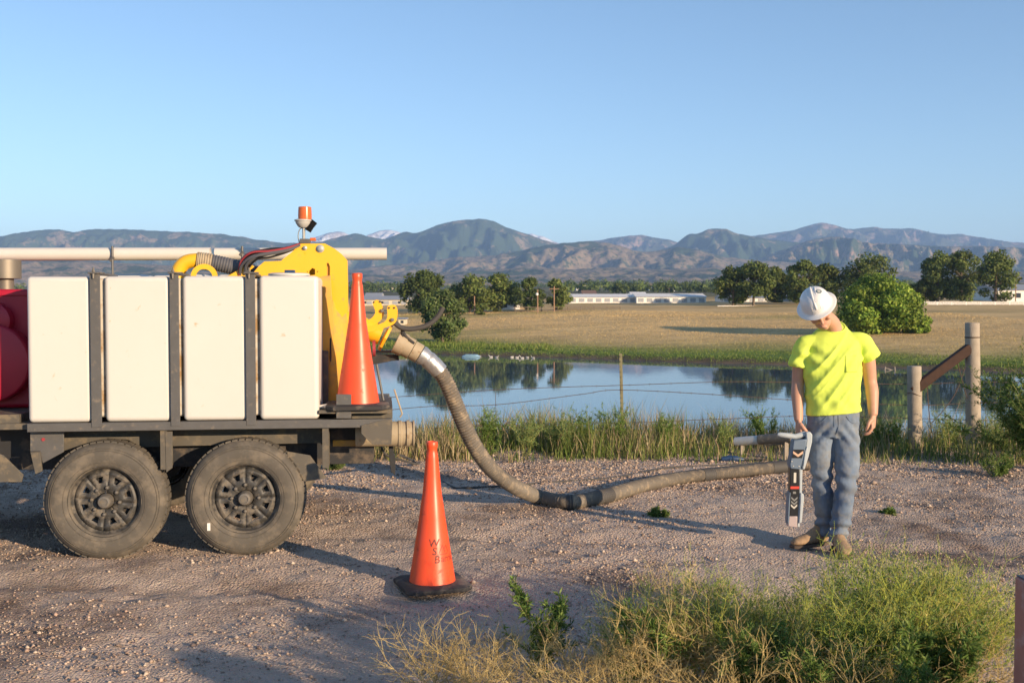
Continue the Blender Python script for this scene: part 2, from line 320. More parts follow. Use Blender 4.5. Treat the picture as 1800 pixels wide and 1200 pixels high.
# mountains
def mountain_mat(name, forest, dry, rock, bias, snow=False, sc=1.0):
    m = bpy.data.materials.new(name); m.use_nodes = True; N, L = nodes(m); p = N['Principled BSDF']; p.inputs['Roughness'].default_value = 1; p.inputs['Specular IOR Level'].default_value = 0
    tc = N.new('ShaderNodeTexCoord')
    def nzz(s, d=8, r_=.6):
        n = N.new('ShaderNodeTexNoise'); n.inputs['Scale'].default_value = s*sc; n.inputs['Detail'].default_value = d; n.inputs['Roughness'].default_value = r_; L.new(tc.outputs['Object'], n.inputs['Vector']); return n.outputs['Fac']
    def rr(src, a_, b_):
        r_ = N.new('ShaderNodeMapRange'); r_.inputs[1].default_value = a_; r_.inputs[2].default_value = b_; L.new(src, r_.inputs[0]); return r_.outputs[0]
    def mix(f, a_, b_):
        x = N.new('ShaderNodeMixRGB')
        for i, v in ((0, f), (1, a_), (2, b_)):
            if isinstance(v, tuple): x.inputs[i].default_value = (*v, 1)
            else: L.new(v, x.inputs[i])
        return x.outputs[0]
    c = mix(rr(nzz(.0045, 10, .68), bias-.025, bias+.025), dry, forest)
    c = mix(rr(nzz(.006, 9, .7), .60, .68), c, rock)
    c = mix(rr(nzz(.05, 4, .7), .50, .62), c, forest)
    L.new(c, p.inputs['Base Color'])
    b = N.new('ShaderNodeBump'); b.inputs['Strength'].default_value = .8; b.inputs['Distance'].default_value = 16; L.new(nzz(.02, 8, .7), b.inputs['Height']); L.new(b.outputs[0], p.inputs['Normal'])
    return m
FOR = (.055,.08,.045); DRY = (.27,.205,.135); ROCK = (.40,.285,.215)
mm_f = mountain_mat('forested_slopes', FOR, DRY, ROCK, .42); mm_d = mountain_mat('dry_foothills', FOR, DRY, ROCK, .54); mm_r = mountain_mat('rocky_slopes', FOR, DRY, (.38,.25,.19), .50)
mm_s = mountain_mat('snowy_peaks', (.75,.75,.78), (.40,.36,.36), (.85,.85,.88), .47); mm_b = mountain_mat('far_range', (.07,.08,.05), (.30,.21,.16), ROCK, .46)
def ridge(name, D, prof, mat, seed, zb=None, front=None, amp=.22, gs=1.0, step=3.0, rough=1.0):
    pxs = np.arange(prof[0][0], prof[-1][0]+step, step); cy_ = np.interp(pxs, [q[0] for q in prof], [q[1] for q in prof])
    k = np.ones(7)/7; cy_ = np.convolve(np.pad(cy_, 3, mode='edge'), k, 'valid') + rough*1.6*fbm(pxs*.05+seed, pxs*0+seed, 4)
    Zc = CAM_H + (HZ-cy_)*D/F_PX; zb = zb if zb is not None else 30.0; Lf = front or max(600, 2.6*(Zc.max()-zb))
    t = np.concatenate([np.linspace(0, 1, 46), np.linspace(1.06, 1.6, 7)]); xr = (pxs-900)/F_PX
    T, XR = np.meshgrid(t, xr, indexing='ij'); Y = D-(1-T)*Lf; X = XR*D*(Y/D)**.35
    ZC = np.broadcast_to(Zc, T.shape); sh = np.where(T <= 1, np.clip(T, 0, 1)**1.15, 1-(T-1)*1.5)
    env = np.where(T <= 1, np.sin(np.pi*np.clip(T, 0, 1))**.8, 0)
    gul = fbm(X*.0050*gs+seed, Y*.0028*gs+seed*2, 6, True)*1.35
    H = zb + (ZC-zb)*sh + (ZC-zb)*amp*env*gul
    H = np.minimum(H, CAM_H + (ZC-CAM_H)*(Y/D)*np.where(T < 1, .985, 1.0)) if True else H
    H[0] -= 40
    I = np.arange(H.size).reshape(H.shape); F = np.stack([I[:-1,:-1], I[:-1,1:], I[1:,1:], I[1:,:-1]], -1).reshape(-1, 4)
    o = np_mesh(name, np.stack([X, Y, H], -1).reshape(-1, 3), F, mat, smooth=True); tag(o, kind='structure'); return o
ridge('snowy_mountain', 7600, [(530,428),(555,418),(575,410),(600,407),(612,411),(632,424),(645,414),(665,407),(685,404),(705,409),(735,428),(860,430),(915,414),(935,411),(960,418),(985,430),(1010,436)], mm_s, 3, zb=150, amp=.3, gs=.8, step=2)
ridge('far_mountain', 6900, [(1000,440),(1025,425),(1060,422),(1090,416),(1125,413),(1150,418),(1180,423),(1215,430),(1280,420),(1340,413),(1395,405),(1425,395),(1447,391),(1472,398),(1490,404),(1515,401),(1535,399),(1560,403),(1600,401),(1625,407),(1650,413),(1680,411),(1720,417),(1760,424),(1800,428),(1900,436)], mm_b, 11, zb=120, amp=.3)
ridge('forested_mountain', 5200, [(-160,430),(-60,424),(0,416),(45,408),(95,403),(140,409),(150,404),(215,403),(270,406),(330,408),(400,413),(445,420),(500,428),(560,426),(600,416),(625,410),(650,416),(675,422),(700,412),(716,406),(728,412),(745,406),(775,394),(810,387),(845,385),(868,389),(885,398),(920,410),(955,422),(990,432),(1030,446),(1080,460)], mm_f, 5, zb=80, amp=.26)
ridge('rocky_mountain', 5000, [(1060,462),(1140,446),(1185,432),(1205,414),(1214,409),(1226,414),(1236,405),(1252,402),(1275,402),(1290,410),(1325,417),(1370,424),(1420,428),(1500,430),(1600,432),(1700,436),(1800,440),(1900,445)], mm_f, 8, zb=80, amp=.28)
ridge('cliff_hill', 4200, [(1290,468),(1340,452),(1370,442),(1400,430),(1425,421),(1452,417),(1480,417),(1500,424),(1540,428),(1600,430),(1660,434),(1720,432),(1800,436),(1900,440)], mm_r, 17, zb=70, amp=.5, gs=1.7)
ridge('round_hill', 3700, [(600,476),(680,466),(740,462),(800,452),(860,450),(915,441),(960,431),(1000,427),(1035,424),(1070,427),(1100,436),(1130,444),(1160,440),(1195,434),(1230,440),(1270,452),(1330,458),(1400,462),(1480,470)], mm_d, 21, zb=60, amp=.24, gs=1.2)
ridge('foothill', 2900, [(-160,462),(0,458),(100,456),(200,462),(330,468),(450,474),(560,478),(680,484),(760,480),(850,474),(930,470),(1000,474),(1080,470),(1160,474),(1250,470),(1340,476),(1450,472),(1560,478),(1680,474),(1800,478),(1900,480)], mm_d, 31, zb=45, front=700, amp=.2, gs=1.6)

# ------------------------------------------------------------------ trailer
TRZ = R(7.0); TO = G(430, 979); TO.z = 0
_ta = Vector((math.cos(TRZ), math.sin(TRZ), 0)); _td = Vector((-math.sin(TRZ), math.cos(TRZ), 0))
def T(px, py, yl=0.0):                       # picture point -> (x, z) on the trailer's own plane yl
    d = ray(px, py); s = ((TO + _td*yl - CAM).dot(_td)) / d.dot(_td); q = CAM + d*s - TO; return q.dot(_ta), q.z
def TW(px, py, yl): x, z = T(px, py, yl); return Vector((x, yl, z))
def tpoly(pts, yl): return [T(a_, b_, yl) for a_, b_ in pts]
trailer = empty('vacuum_trailer', TO, TRZ)
tag(trailer, 'tandem axle vacuum excavation trailer with white water tanks and yellow boom', 'trailer')
def copy_tree(o, parent):
    c = o.copy(); COL.objects.link(c); c.parent = parent
    for ch in list(o.children): copy_tree(ch, c)
    return c
# wheel, axis along local y, outer side at y = 0
def make_wheel():
    w = empty('wheel'); w.parent = trailer
    RO = .392
    prof = [(.222,.028),(.232,.012),(.25,.004),(.285,-.004),(.325,-.002),(.352,.008),(.374,.026),(.386,.045),(RO,.07),(RO+.002,.115),(RO,.16),(.386,.185),(.37,.205),(.33,.226),(.26,.228),(.22,.205)]
    mb = MB(); mb.lathe(prof, d=(0,1,0), seg=72, closed=True); ty = mb.build('tyre', mt['rubber'], w, smooth=40)
    mb = MB()
    for rr_, yy in ((.262,.0005),(.338,.0002),(.3515,.0065)): mb.lathe([(rr_-.003,yy+.004),(rr_-.001,yy-.0025),(rr_+.001,yy-.0025),(rr_+.003,yy+.004)], d=(0,1,0), seg=64, closed=True)
    mb.build('sidewall_ring', mt['rubber'], ty)
    mb = MB()                                  # shoulder tread blocks
    for k in range(54):
        a_ = 2*math.pi*k/54; ca, sa = math.cos(a_), math.sin(a_)
        for y0, y1 in ((.05,.084),(.09,.125),(.131,.166)):
            da = .045
            q = [(math.cos(a_+d_)*r_, yy, math.sin(a_+d_)*r_) for r_ in (RO-.008, RO+.006) for yy in (y0, y1) for d_ in (-da, da)]
            mb.add(q, [(0,1,3,2),(4,6,7,5),(0,4,5,1),(2,3,7,6),(0,2,6,4),(1,5,7,3)])
    mb.build('tread', mt['rubber'], ty, smooth=0)
    mb = MB(); mb.lathe([(.205,.06),(.222,.040),(.229,.018),(.234,.008),(.238,.012),(.236,.03),(.222,.05),(.212,.075),(.206,.2),(.200,.2),(.198,.08)], d=(0,1,0), seg=64, closed=True)
    rim = mb.build('rim', mt['rim'], w)
    mb = MB()                                  # dished disc with eight windows
    for k in range(8):
        c0 = 2*math.pi*(k+.5)/8; st_ = 2*math.pi/8
        radii = [.055,.110,.122,.162,.176,.206]; dep = [.052,.052,.057,.059,.053,.060]
        offs = [[-.5,-.28,-.10,.10,.28,.5]]*3 + [[-.5,-.32,-.19,.19,.32,.5]]*3
        P_ = [[(radii[i]*math.cos(c0+o_*st_), dep[i], radii[i]*math.sin(c0+o_*st_)) for o_ in offs[i]] for i in range(6)]
        vs_ = [q for r_ in P_ for q in r_]; fs_ = []
        for i in range(5):
            for j in range(5):
                if i == 2 and j == 2: continue
                fs_.append((i*6+j, i*6+j+1, (i+1)*6+j+1, (i+1)*6+j))
        mb.add(vs_, fs_)
    dsc = mb.build('wheel_disc', mt['rim'], rim); md = dsc.modifiers.new('s', 'SOLIDIFY'); md.thickness = .006; md.offset = 1
    mb = MB(); mb.lathe([(.15,.1),(.16,.11),(.16,.19),(.05,.19),(.05,.1)], d=(0,1,0), seg=32, closed=True); mb.build('brake_drum', mt['dark'], w)
    mb = MB(); mb.lathe([(.050,.06),(.050,.03),(.046,.022),(.043,.0),(.037,-.008),(.024,-.010),(.024,-.004),(.001,-.004)], d=(0,1,0), seg=28); mb.build('hub', mt['hub'], rim)
    for k in range(8):
        a_ = 2*math.pi*(k+.5)/8 + .39
        mb = MB(); mb.lathe([(.0135,.055),(.0135,.036),(.009,.03),(.001,.028)], o=(.089*math.cos(a_), 0, .089*math.sin(a_)), d=(0,1,0), seg=6); mb.build('lug_nut', mt['hub'], rim, smooth=25)
    return w
w1 = make_wheel(); cxR, czR = T(430, 874, 0.0); cxL, czL = T(183, 879, 0.0); RW = .392
w1.location = (cxR, 0, RW)
w2 = copy_tree(w1, trailer); w2.location = (cxL, 0, RW); w2.rotation_euler = (0, .9, 0)
WID = 2.05
for cx_, ry in ((cxR, .4), (cxL, 1.7)):
    w = copy_tree(w1, trailer); w.location = (cx_, WID, RW); w.rotation_euler = (0, ry, math.pi)
mb = MB(); x_, z_ = T(367, 924, -.004); mb.box(x_-.010, x_+.010, -.0075, -.004, z_-.03, z_+.02); ob = mb.build('white_sticker', mt['whitewall'], trailer); 
# axles, frame
mb = MB()
for cx_ in (cxR, cxL): mb.tube([(cx_, .15, RW), (cx_, WID-.15, RW)], .04, 10)
mb.build('axle', mt['dark'], trailer)
xl0, zr1 = T(47, 743, 0); xr1, _ = T(688, 733, 0); zb_ = T(300, 741, 0)[1]; zb0 = T(300, 756, 0)[1]   # bed rail
XL = xl0 - 1.9                                # the trailer goes on to the left, out of the picture
RAIL_T, RAIL_B = zb_, zb0
mb = MB(); mb.box(xl0, xr1, 0.0, .06, RAIL_B, RAIL_T); mb.build('bed_rail', mt['steel'], trailer, bevel=.004)
mb = MB(); mb.box(xl0, xr1, WID-.06, WID, RAIL_B, RAIL_T); mb.build('bed_rail', mt['steel'], trailer, bevel=.004)
mb = MB(); mb.box(XL, xr1-.01, .063, WID-.063, RAIL_B+.012, RAIL_T-.006); mb.build('deck', mt['plate'], trailer)
zf = T(300, 828, .3)[1]
for y0 in (.36, WID-.44):
    mb = MB(); mb.box(XL, xr1-.12, y0, y0+.08, zf+.02, RAIL_B+.010); mb.build('chassis_beam', mt['dark'], trailer, bevel=.004)
for x0 in np.linspace(xl0+.1, xr1-.3, 5):
    mb = MB(); mb.box(x0, x0+.06, .445, WID-.445, zf+.05, RAIL_B+.008); mb.build('cross_member', mt['dark'], trailer)
# side skirt plates behind the wheels
def plate(name, pts, y0, y1, mat=None, bev=.002, par=None):
    mb = MB(); mb.prism(tpoly(pts, y0), y0, y1); return mb.build(name, mat or mt['plate'], par or trailer, bevel=bev)
plate('skirt_plate', [(112,758),(575,751),(575,778),(300,784),(250,786),(225,773),(190,770),(160,776),(112,794)], .25, .262)
plate('corner_plate', [(53,759),(112,758),(112,794),(75,814),(70,793),(53,793)], .10, .112, mt['steel'])
plate('hanger', [(53,794),(70,794),(74,828),(62,833)], .08, .10)
plate('fender_gusset', [(-10,795),(6,800),(41,834),(38,847),(-10,847)], .06, .07)
x_, z_ = T(76, 772, .095); mb = MB(); mb.lathe([(.011,-.006),(.011,0),(.006,.001)], o=(x_, .099, z_), d=(0,1,0), seg=16); mb.build('reflector', mt['redhose'], trailer)
for pxx, pyb in ((291, 830), (575, 827)):
    x0, z0 = T(pxx, pyb, .03); mb = MB(); mb.add([(x0,.03,RAIL_B-.001),(x0+.008,.03,RAIL_B-.001),(x0,.245,RAIL_B-.001),(x0+.008,.245,RAIL_B-.001),(x0,.05,z0),(x0+.008,.05,z0),(x0,.245,z0+.02),(x0+.008,.245,z0+.02)],
        [(0,1,3,2),(4,6,7,5),(0,4,5,1),(2,3,7,6),(0,2,6,4),(1,5,7,3)]); mb.build('bracket', mt['plate'], trailer, smooth=0)
    mb = MB(); mb.box(x0-.03, x0+.012, .022, .03, z0+.02, RAIL_B-.001); mb.build('bracket_flange', mt['plate'], trailer)
plate('fender_gusset', [(505,793),(545,800),(574,840),(535,846),(505,812)], .05, .06)
plate('fender_gusset', [(290,758),(303,758),(303,822),(292,830)], .018, .026, mt['plate'])
# tanks on the near side
YT0, YT1 = .012, .56
tank_px = [(47,160,486),(183,300,485.5),(320.5,434,485),(455.5,560,484.5)]
tops = []
for i, (a_, b_, tp) in enumerate(tank_px):
    x0, _ = T(a_, 600, YT0); x1, _ = T(b_, 600, YT0); z1 = T((a_+b_)/2, tp, YT0)[1]; tops.append(z1)
    mb = MB(); nx_, nz_ = 7, 11                       # slightly bulged moulded face
    mb.box(x0, x1, YT0, YT1, RAIL_T+.002, z1); tk = mb.build('water_tank', mt['tank'], trailer, bevel=.030, bseg=5)
ZT = tops[1]
x0, _ = T(60, 600, .05); x1, _ = T(548, 600, .05)
mb = MB(); mb.box(x0, x1, .05, YT1-.03, RAIL_T+.03, ZT-.012); mb.build('tank_web', mt['tank_web'], trailer, bevel=.015)
# rear tank filler neck and lid
x0, z0 = T(508, 482, .28); mb = MB(); mb.lathe([(.13,0),(.13,.018),(.142,.02),(.142,.030),(.12,.036),(.001,.037)], o=(x0, .28, ZT-.004), seg=36); ld = mb.build('tank_lid', mt['tank'], trailer)
mb = MB(); mb.box(x0-.02, x0+.05, .16, .21, ZT+.03, ZT+.05); mb.build('lid_latch', mt['bluetarp'], trailer, bevel=.004)
# far-side tanks, a little taller
ZT2 = ZT + .055
for i, (a_, b_, tp) in enumerate(tank_px):
    x0, _ = T(a_, 600, YT0); x1, _ = T(b_, 600, YT0)
    mb = MB(); mb.box(x0, x1, WID-.56, WID-.012, RAIL_T+.002, ZT2); mb.build('water_tank', mt['tank'], trailer, bevel=.035, bseg=4)
# upright tank straps
for i, (a_, b_) in enumerate(((159,177),(299,315),(432,449))):
    x0, _ = T(a_, 600, -.004); x1, _ = T(b_, 600, -.004); zt = T(a_, 478, -.004)[1]
    mb = MB(); mb.box(x0, x1, -.006, .004, RAIL_T-.03, zt-.012); mb.box(x0, x0+.008, .0045, .045, RAIL_T+.002, zt-.02); sp = mb.build('tank_strap', mt['steel'], trailer, bevel=.0015)
    mb = MB(); mb.box(x0-.008, x1+.02, -.02, .05, zt-.012, zt); mb.build('strap_cap', mt['steel'], sp, bevel=.002)
    mb = MB(); mb.lathe([(.012,0),(.012,.012),(.006,.013),(.006,.03)], o=((x0+x1)/2-.006, -.012, zt), seg=6); mb.lathe([(.009,0),(.006,-.03)], o=((x0+x1)/2-.006, -.016, zt-.012), seg=8); mb.build('strap_bolt', mt['hub'], sp)
    mb = MB(); mb.tube([((x0+x1)/2, .02, zt-.01), ((x0+x1)/2, .3, zt-.008), ((x0+x1)/2, .56, zt-.012)], .012, 6); mb.build('strap_rod', mt['steel'], sp)
# red engine cowl, drum and muffler at the front
xc1, _ = T(46, 600, .25); zc1 = T(20, 507, .25)[1]
mb = MB(); mb.box(xc1-1.5, xc1+.10, .55, 1.5, RAIL_T+.05, zc1); mb.build('engine_cowl', mt['red'], trailer, bevel=.03, bseg=4)
mb = MB(); mb.box(xc1-1.5, xc1+.10, .535, .55, zc1-.045, zc1-.012); mb.build('cowl_trim', mt['red'], trailer, bevel=.004)
xd, zd = T(-22, 638, .40); mb = MB(); mb.lathe([(.245,.15),(.27,.13),(.272,.02),(.262,.006),(.24,0),(.001,-.006)], o=(xd, .40, zd), d=(0,1,0), seg=56); mb.build('drum', mt['red'], trailer)
xd, zd = T(-20, 590, .42); mb = MB(); mb.lathe([(.13,.08),(.13,.0),(.11,-.01),(.001,-.012)], o=(xd, .45, zd+.1), d=(0,1,0), seg=36); mb.build('drum_cover', mt['red'], trailer)
mb = MB(); mb.box(xc1-1.5, xc1-.002, .10, 1.6, RAIL_T-.01, RAIL_T+.05); mb.build('cowl_base', mt['plate'], trailer)
xm, zm = T(10, 490, .8); mb = MB(); mb.lathe([(.055,-.12),(.055,.0),(.105,.002),(.105,.135),(.095,.137),(.001,.12)], o=(xm, .8, zm), seg=32); mb.build('muffler', mt['muffler'], trailer)
# spoils tank with domed rear door
ZS = T(590, 610, .95)[1]; xf, _ = T(583, 610, .62)
mb = MB(); mb.lathe([(.44,-1.7),(.44,-.02)], o=(xf, .98, ZS), d=(1,0,0), seg=48); mb.build('spoils_tank', mt['yellow_dusty'], trailer)
mb = MB(); mb.lathe([(.47,-.05),(.485,-.02),(.485,.012),(.47,.02),(.44,.03),(.40,.075),(.33,.115),(.2,.15),(.001,.16)], o=(xf, .98, ZS), d=(1,0,0), seg=56); dr = mb.build('rear_door', mt['yellow_dusty'], trailer)
mb = MB(); mb.lathe([(.487,-.008),(.489,-.002),(.487,.004),(.485,.0)], o=(xf, .98, ZS), d=(1,0,0), seg=56, closed=True); mb.build('door_seal', mt['dark'], dr)
plate('rear_bulkhead', [(562,486),(581,484),(598,735),(562,735)], .50, .53, mt['yellow_dusty'])
plate('lower_bracket', [(562,615),(577,617),(577,734),(562,734)], .44, .47, mt['plate'])
# boom side plates with slots (a filled outline with holes)
def holed(name, outline, holes, yl, th, mat):
    cu = bpy.data.curves.new(name, 'CURVE'); cu.dimensions = '2D'; cu.fill_mode = 'BOTH'; cu.extrude = th/2
    for poly in [tpoly(outline, yl)] + [tpoly(h_, yl) for h_ in holes]:
        sp = cu.splines.new('POLY'); sp.points.add(len(poly)-1); sp.use_cyclic_u = True
        for q, (x_, z_) in zip(sp.points, poly): q.co = (x_, z_, 0, 1)
    tmp = bpy.data.objects.new('tmp', cu); COL.objects.link(tmp); dg = bpy.context.evaluated_depsgraph_get()
    me = bpy.data.meshes.new_from_object(tmp.evaluated_get(dg)); bpy.data.objects.remove(tmp); me.name = name
    me.transform(Matrix.Translation((0, yl, 0)) @ Matrix.Rotation(R(90), 4, 'X')); me.materials.clear(); me.materials.append(mat)
    return link(name, me, mat, trailer)
out = [(400,486),(430,484),(444,481),(455,468),(465,459.5),(494,458.5),(512,444),(529,428.5),(571,428),(588,437),(601,447),(611,458),(612,500),(612,545),(600,560),(558,560),(558,486)]
def circ(x, y, rx, ry=None, n=14): ry = ry or rx; return [(x+rx*math.cos(2*math.pi*k/n), y+ry*math.sin(2*math.pi*k/n)) for k in range(n)]
slot = [(575,462),(577.5,462.5),(580,468),(580,487),(577,490),(574.5,487),(574.5,465)]
ear = [(543,484),(544,476),(549,471),(554,473),(554,483)]
holed('boom_plate', out, [slot, circ(536,445.5,1.6), ear, circ(540.5,477.5,1), circ(558,477.5,1.2)], .66, .012, mt['yellow'])
holed('boom_plate', out, [], .92, .012, mt['yellow'])
mb = MB(); xa, za = T(575, 455, .67); mb.box(xa-.05, xa+.09, .675, .91, za-.28, za+.02); mb.build('boom_web', mt['yellow_dusty'], trailer)
for (a_, b_, r_) in ((563,437,.029),(536,436,.016)):
    x_, z_ = T(a_, b_, .65); mb = MB(); mb.lathe([(r_,.0),(r_,-.006),(r_*.7,-.007),(r_*.68,-.02),(r_*.4,-.022),(.001,-.022)], o=(x_, .654, z_), d=(0,1,0), seg=20); mb.build('boom_bolt', mt['galv'], trailer)
# yellow suction elbow, ribbed boom hose, guard ring
pth = smooth_path([TW(312,500,.75), TW(313,478,.75), TW(325,462,.75), TW(345,457.5,.75), TW(360,460,.75)], 6)
mb = MB(); mb.tube(pth, .052, 20); mb.build('suction_elbow', mt['yellow'], trailer)
pth = smooth_path([TW(346,458,.75), TW(372,461,.76), TW(405,468,.78), TW(440,477,.8), TW(470,490,.8)], 14)
mb = MB(); mb.tube(pth, [.055+.006*(i%2) for i in range(len(pth))], 18); mb.build('boom_hose', mt['bluehose'], trailer, smooth=60)
mb = MB(); mb.tube(pth[:15], [.060+.006*(i%2) for i in range(15)], 18); mb.build('hose_cuff', mt['tan'], trailer, smooth=60)
xg, zg = T(359, 487, .6); mb = MB()
rg = [[(xg+r_*math.cos(a_), y_, zg+r_*math.sin(a_)) for r_, y_ in ((.058,.594),(.094,.594),(.094,.606),(.058,.606))] for a_ in np.linspace(-.3, math.pi+.3, 22)]
mb.loft(rg); mb.build('guard_ring', mt['yellow'], trailer)
plate('boom_arm', [(398,486),(440,463),(447,469),(425,486)], .70, .715, mt['yellow'])
# cable bundle
rr_ = random.Random(4)
for i in range(11):
    o1, o2 = rr_.uniform(-6, 6), rr_.uniform(-9, 8); yy = .58+.08*rr_.random()
    pts = [TW(428+o1*2, 484, yy+.1), TW(430+o1*1.5, 466+o2, yy+.05), TW(447+o1, 451+o2, yy), TW(475, 443+o2*.8+abs(o1), yy), TW(505, 440+o2*.6, yy+.02), TW(527, 431+o2*.3, yy+.06)]
    mb = MB(); mb.tube(smooth_path(pts, 6), .0075 if i % 3 else .011, 6); mb.build('cable', mt['redhose'] if i in (1, 4, 8) else (mt['bluehose'] if i % 2 else mt['black']), trailer)
# beacon
bx_, bz_ = T(536, 425, .78)
def bp(px, py): return TW(px, py, .78)
mb = MB(); mb.box(bx_-.035, bx_+.04, .74, .82, bz_-.014, bz_+.02); mb.build('beacon_bracket', mt['steel'], trailer, bevel=.003)
mb = MB(); x_, z_ = T(550, 421, .76); mb.box(x_-.02, x_+.022, .74, .78, z_-.01, z_+.012); mb.build('marker_lamp', mt['amber'], trailer, bevel=.003)
mb = MB(); mb.tube([bp(534,423), bp(534,400)], .011, 10); mb.tube(smooth_path([bp(527,430), bp(524,415), bp(527,403), bp(534,400)], 5), .004, 6); mb.build('beacon_stem', mt['galv'], trailer)
xb, zb2 = T(533, 400, .78); s1 = .0043
mb = MB(); mb.lathe([(.03,0),(.042,.012),(.054,.03),(.057,.045),(.064,.047),(.064,.056),(.05,.06)], o=(xb, .78, zb2), seg=28); bc = mb.build('beacon', mt['beaconbase'], trailer)
xb2 = T(536, 386, .78)[0]
mb = MB(); mb.lathe([(.050,.058),(.0505,.09),(.0475,.148),(.044,.152),(.001,.153)], o=(xb2, .78, zb2), seg=28); mb.build('beacon_lens', mt['amber'], bc)
mb = MB(); pth = smooth_path([bp(541,406), bp(546,398), bp(553,389)], 14); mb.tube(pth, [.022+.006*(i%2) for i in range(len(pth))], 14); mb.build('coiled_cord', mt['black'], trailer, smooth=60)
# rear end: stake pocket, gusset, outlet, beam, hanging leg
plate('stake_pocket', [(591,692.5),(617.5,693),(617.5,735),(591,735)], -.008, -.001, mt['steel'])
plate('rear_gusset', [(635,747.5),(677,737),(690,737),(688,781),(655,781),(635,762)], -.010, -.002, mt['plate'])
mb = MB(); xa, za = T(585, 779, .35); xb_, _ = T(657, 779, .35); mb.box(xa, xb_, .35, .43, za-.022, za+.022); mb.build('rear_beam', mt['yellow_dusty'], trailer, bevel=.003)
x_, z_ = T(688, 762, .3)
mb = MB(); mb.lathe([(.088,-.25),(.088,.045),(.094,.05),(.094,.07),(.086,.075),(.086,.105),(.096,.107),(.096,.125),(.085,.128),(.085,.150),(.094,.152),(.094,.162),(.076,.163),(.07,.06)], o=(x_, .3, z_), d=(1,0,0), seg=36); mb.build('drain_outlet', mt['tan'], trailer)
plate('rear_tray', [(618,722),(690,716),(690,736),(618,736)], .10, .9, mt['plate'])
mb = MB(); mb.tube([TW(693,684,.25), TW(707,727,.25), TW(703,733,.25)], .006, 6); mb.build('lever_rod', mt['tan'], trailer)
mb = MB(); mb.tube([TW(662,640,.6), TW(674,704,.6)], .009, 8); mb.build('prop_rod', mt['steel'], trailer)
plate('jack_leg', [(683,781),(691,781),(692,796),(695,800),(695,836),(687,828),(684,800)], .35, .385, mt['dark'])
mb = MB(); mb.tube(smooth_path([TW(670,785,.5), TW(680,800,.5), TW(705,808,.5), TW(730,815,.52), TW(738,812,.6)], 6), .009, 6); mb.build('safety_chain', mt['hosedark'], trailer)
x0, z0 = T(562, 716, .1); mb = MB(); mb.tube([(x0-.02,.1,z0), (x0+.05,.1,z0+.012)], .014, 10); mb.tube([(x0+.04,.1,z0+.01),(x0+.072,.06,z0-.006)], .018, 10); mb.build('tank_valve', mt['pvc'], trailer)
# outlet brackets, yellow pipe and flange on the rear
def chaikin(P_, n=2):
    for _ in range(n): P_ = [q for i in range(len(P_)) for q in (tuple(.75*a+.25*b for a, b in zip(P_[i], P_[(i+1) % len(P_)])), tuple(.25*a+.75*b for a, b in zip(P_[i], P_[(i+1) % len(P_)])))]
    return P_
plate('hook_bracket', chaikin([(640,563),(652,561),(660,551),(659,543),(653,530),(667,525),(676,547),(673,560),(660,571),(640,577)]), .75, .762, mt['yellow'], .0)
plate('hook_bracket', chaikin([(640,574),(662,571),(677,566),(682,556),(679,536),(699,535),(699,562),(690,572),(672,577),(655,583),(640,585)]), .70, .712, mt['yellow'], .0)
for a_, b_, yl in ((657,531,.744),(668,530,.744),(684,541,.694),(693,541,.694)):
    x_, z_ = T(a_, b_, yl); mb = MB(); mb.lathe([(.007,0),(.007,-.004),(.001,-.004)], o=(x_, yl+.003, z_), d=(0,1,0), seg=10); mb.build('bracket_eye', mt['dark'], trailer)
for a_, b_, yl in ((672,546,.745),(690,562,.695)):
    x_, z_ = T(a_, b_, yl); mb = MB(); mb.lathe([(.014,0),(.014,-.015),(.001,-.016)], o=(x_, yl, z_), d=(0,1,0), seg=6); mb.build('bracket_bolt', mt['hub'], trailer)
p0, p1 = TW(600,560,.8), TW(690,597,.8)
mb = MB(); mb.tube([p0, p0.lerp(p1,.5), TW(670,588,.8)], [.078,.078,.078], 28); mb.build('outlet_pipe', mt['yellow'], trailer)
d_ = (TW(720,613,.8)-TW(670,588,.8)).normalized()
mb = MB(); q = TW(672,589,.8); mb.lathe([(.080,-.01),(.112,.0),(.112,.02),(.06,.022)], o=q+d_*.02, d=d_, seg=8); mb.build('outlet_flange', mt['yellow'], trailer)
mb = MB(); x_, z_ = T(655, 612, .7); mb.lathe([(.06,0),(.06,.02),(.03,.022)], o=(x_, .7, z_), d=(1,.0,0), seg=24); mb.build('red_reflector', mt['redhose'], trailer)
plate('rear_bumper', [(640,622),(700,624),(702,633),(690,634),(660,640),(640,640)], .85, .95, mt['dark'])
mb = MB(); x_, z_ = T(678, 618, .9); mb.box(x_-.1, x_+.1, .9, .96, z_-.01, z_+.01); mb.build('cross_bar', mt['steel'], trailer)
# pipe rests
for a_, b_ in ((198,480),(426,470)):
    mb = MB(); x_, z_ = T(a_, b_, 1.06); zt = T(a_, 435, 1.06)[1]; mb.tube([(x_, 1.06, RAIL_T), (x_, 1.06, zt+.01)], .009, 8); mb.tube([(x_-.02,1.06,z_+.09),(x_+.01,1.06,z_+.12)], .012, 6); mb.build('pipe_rest', mt['steel'], trailer)

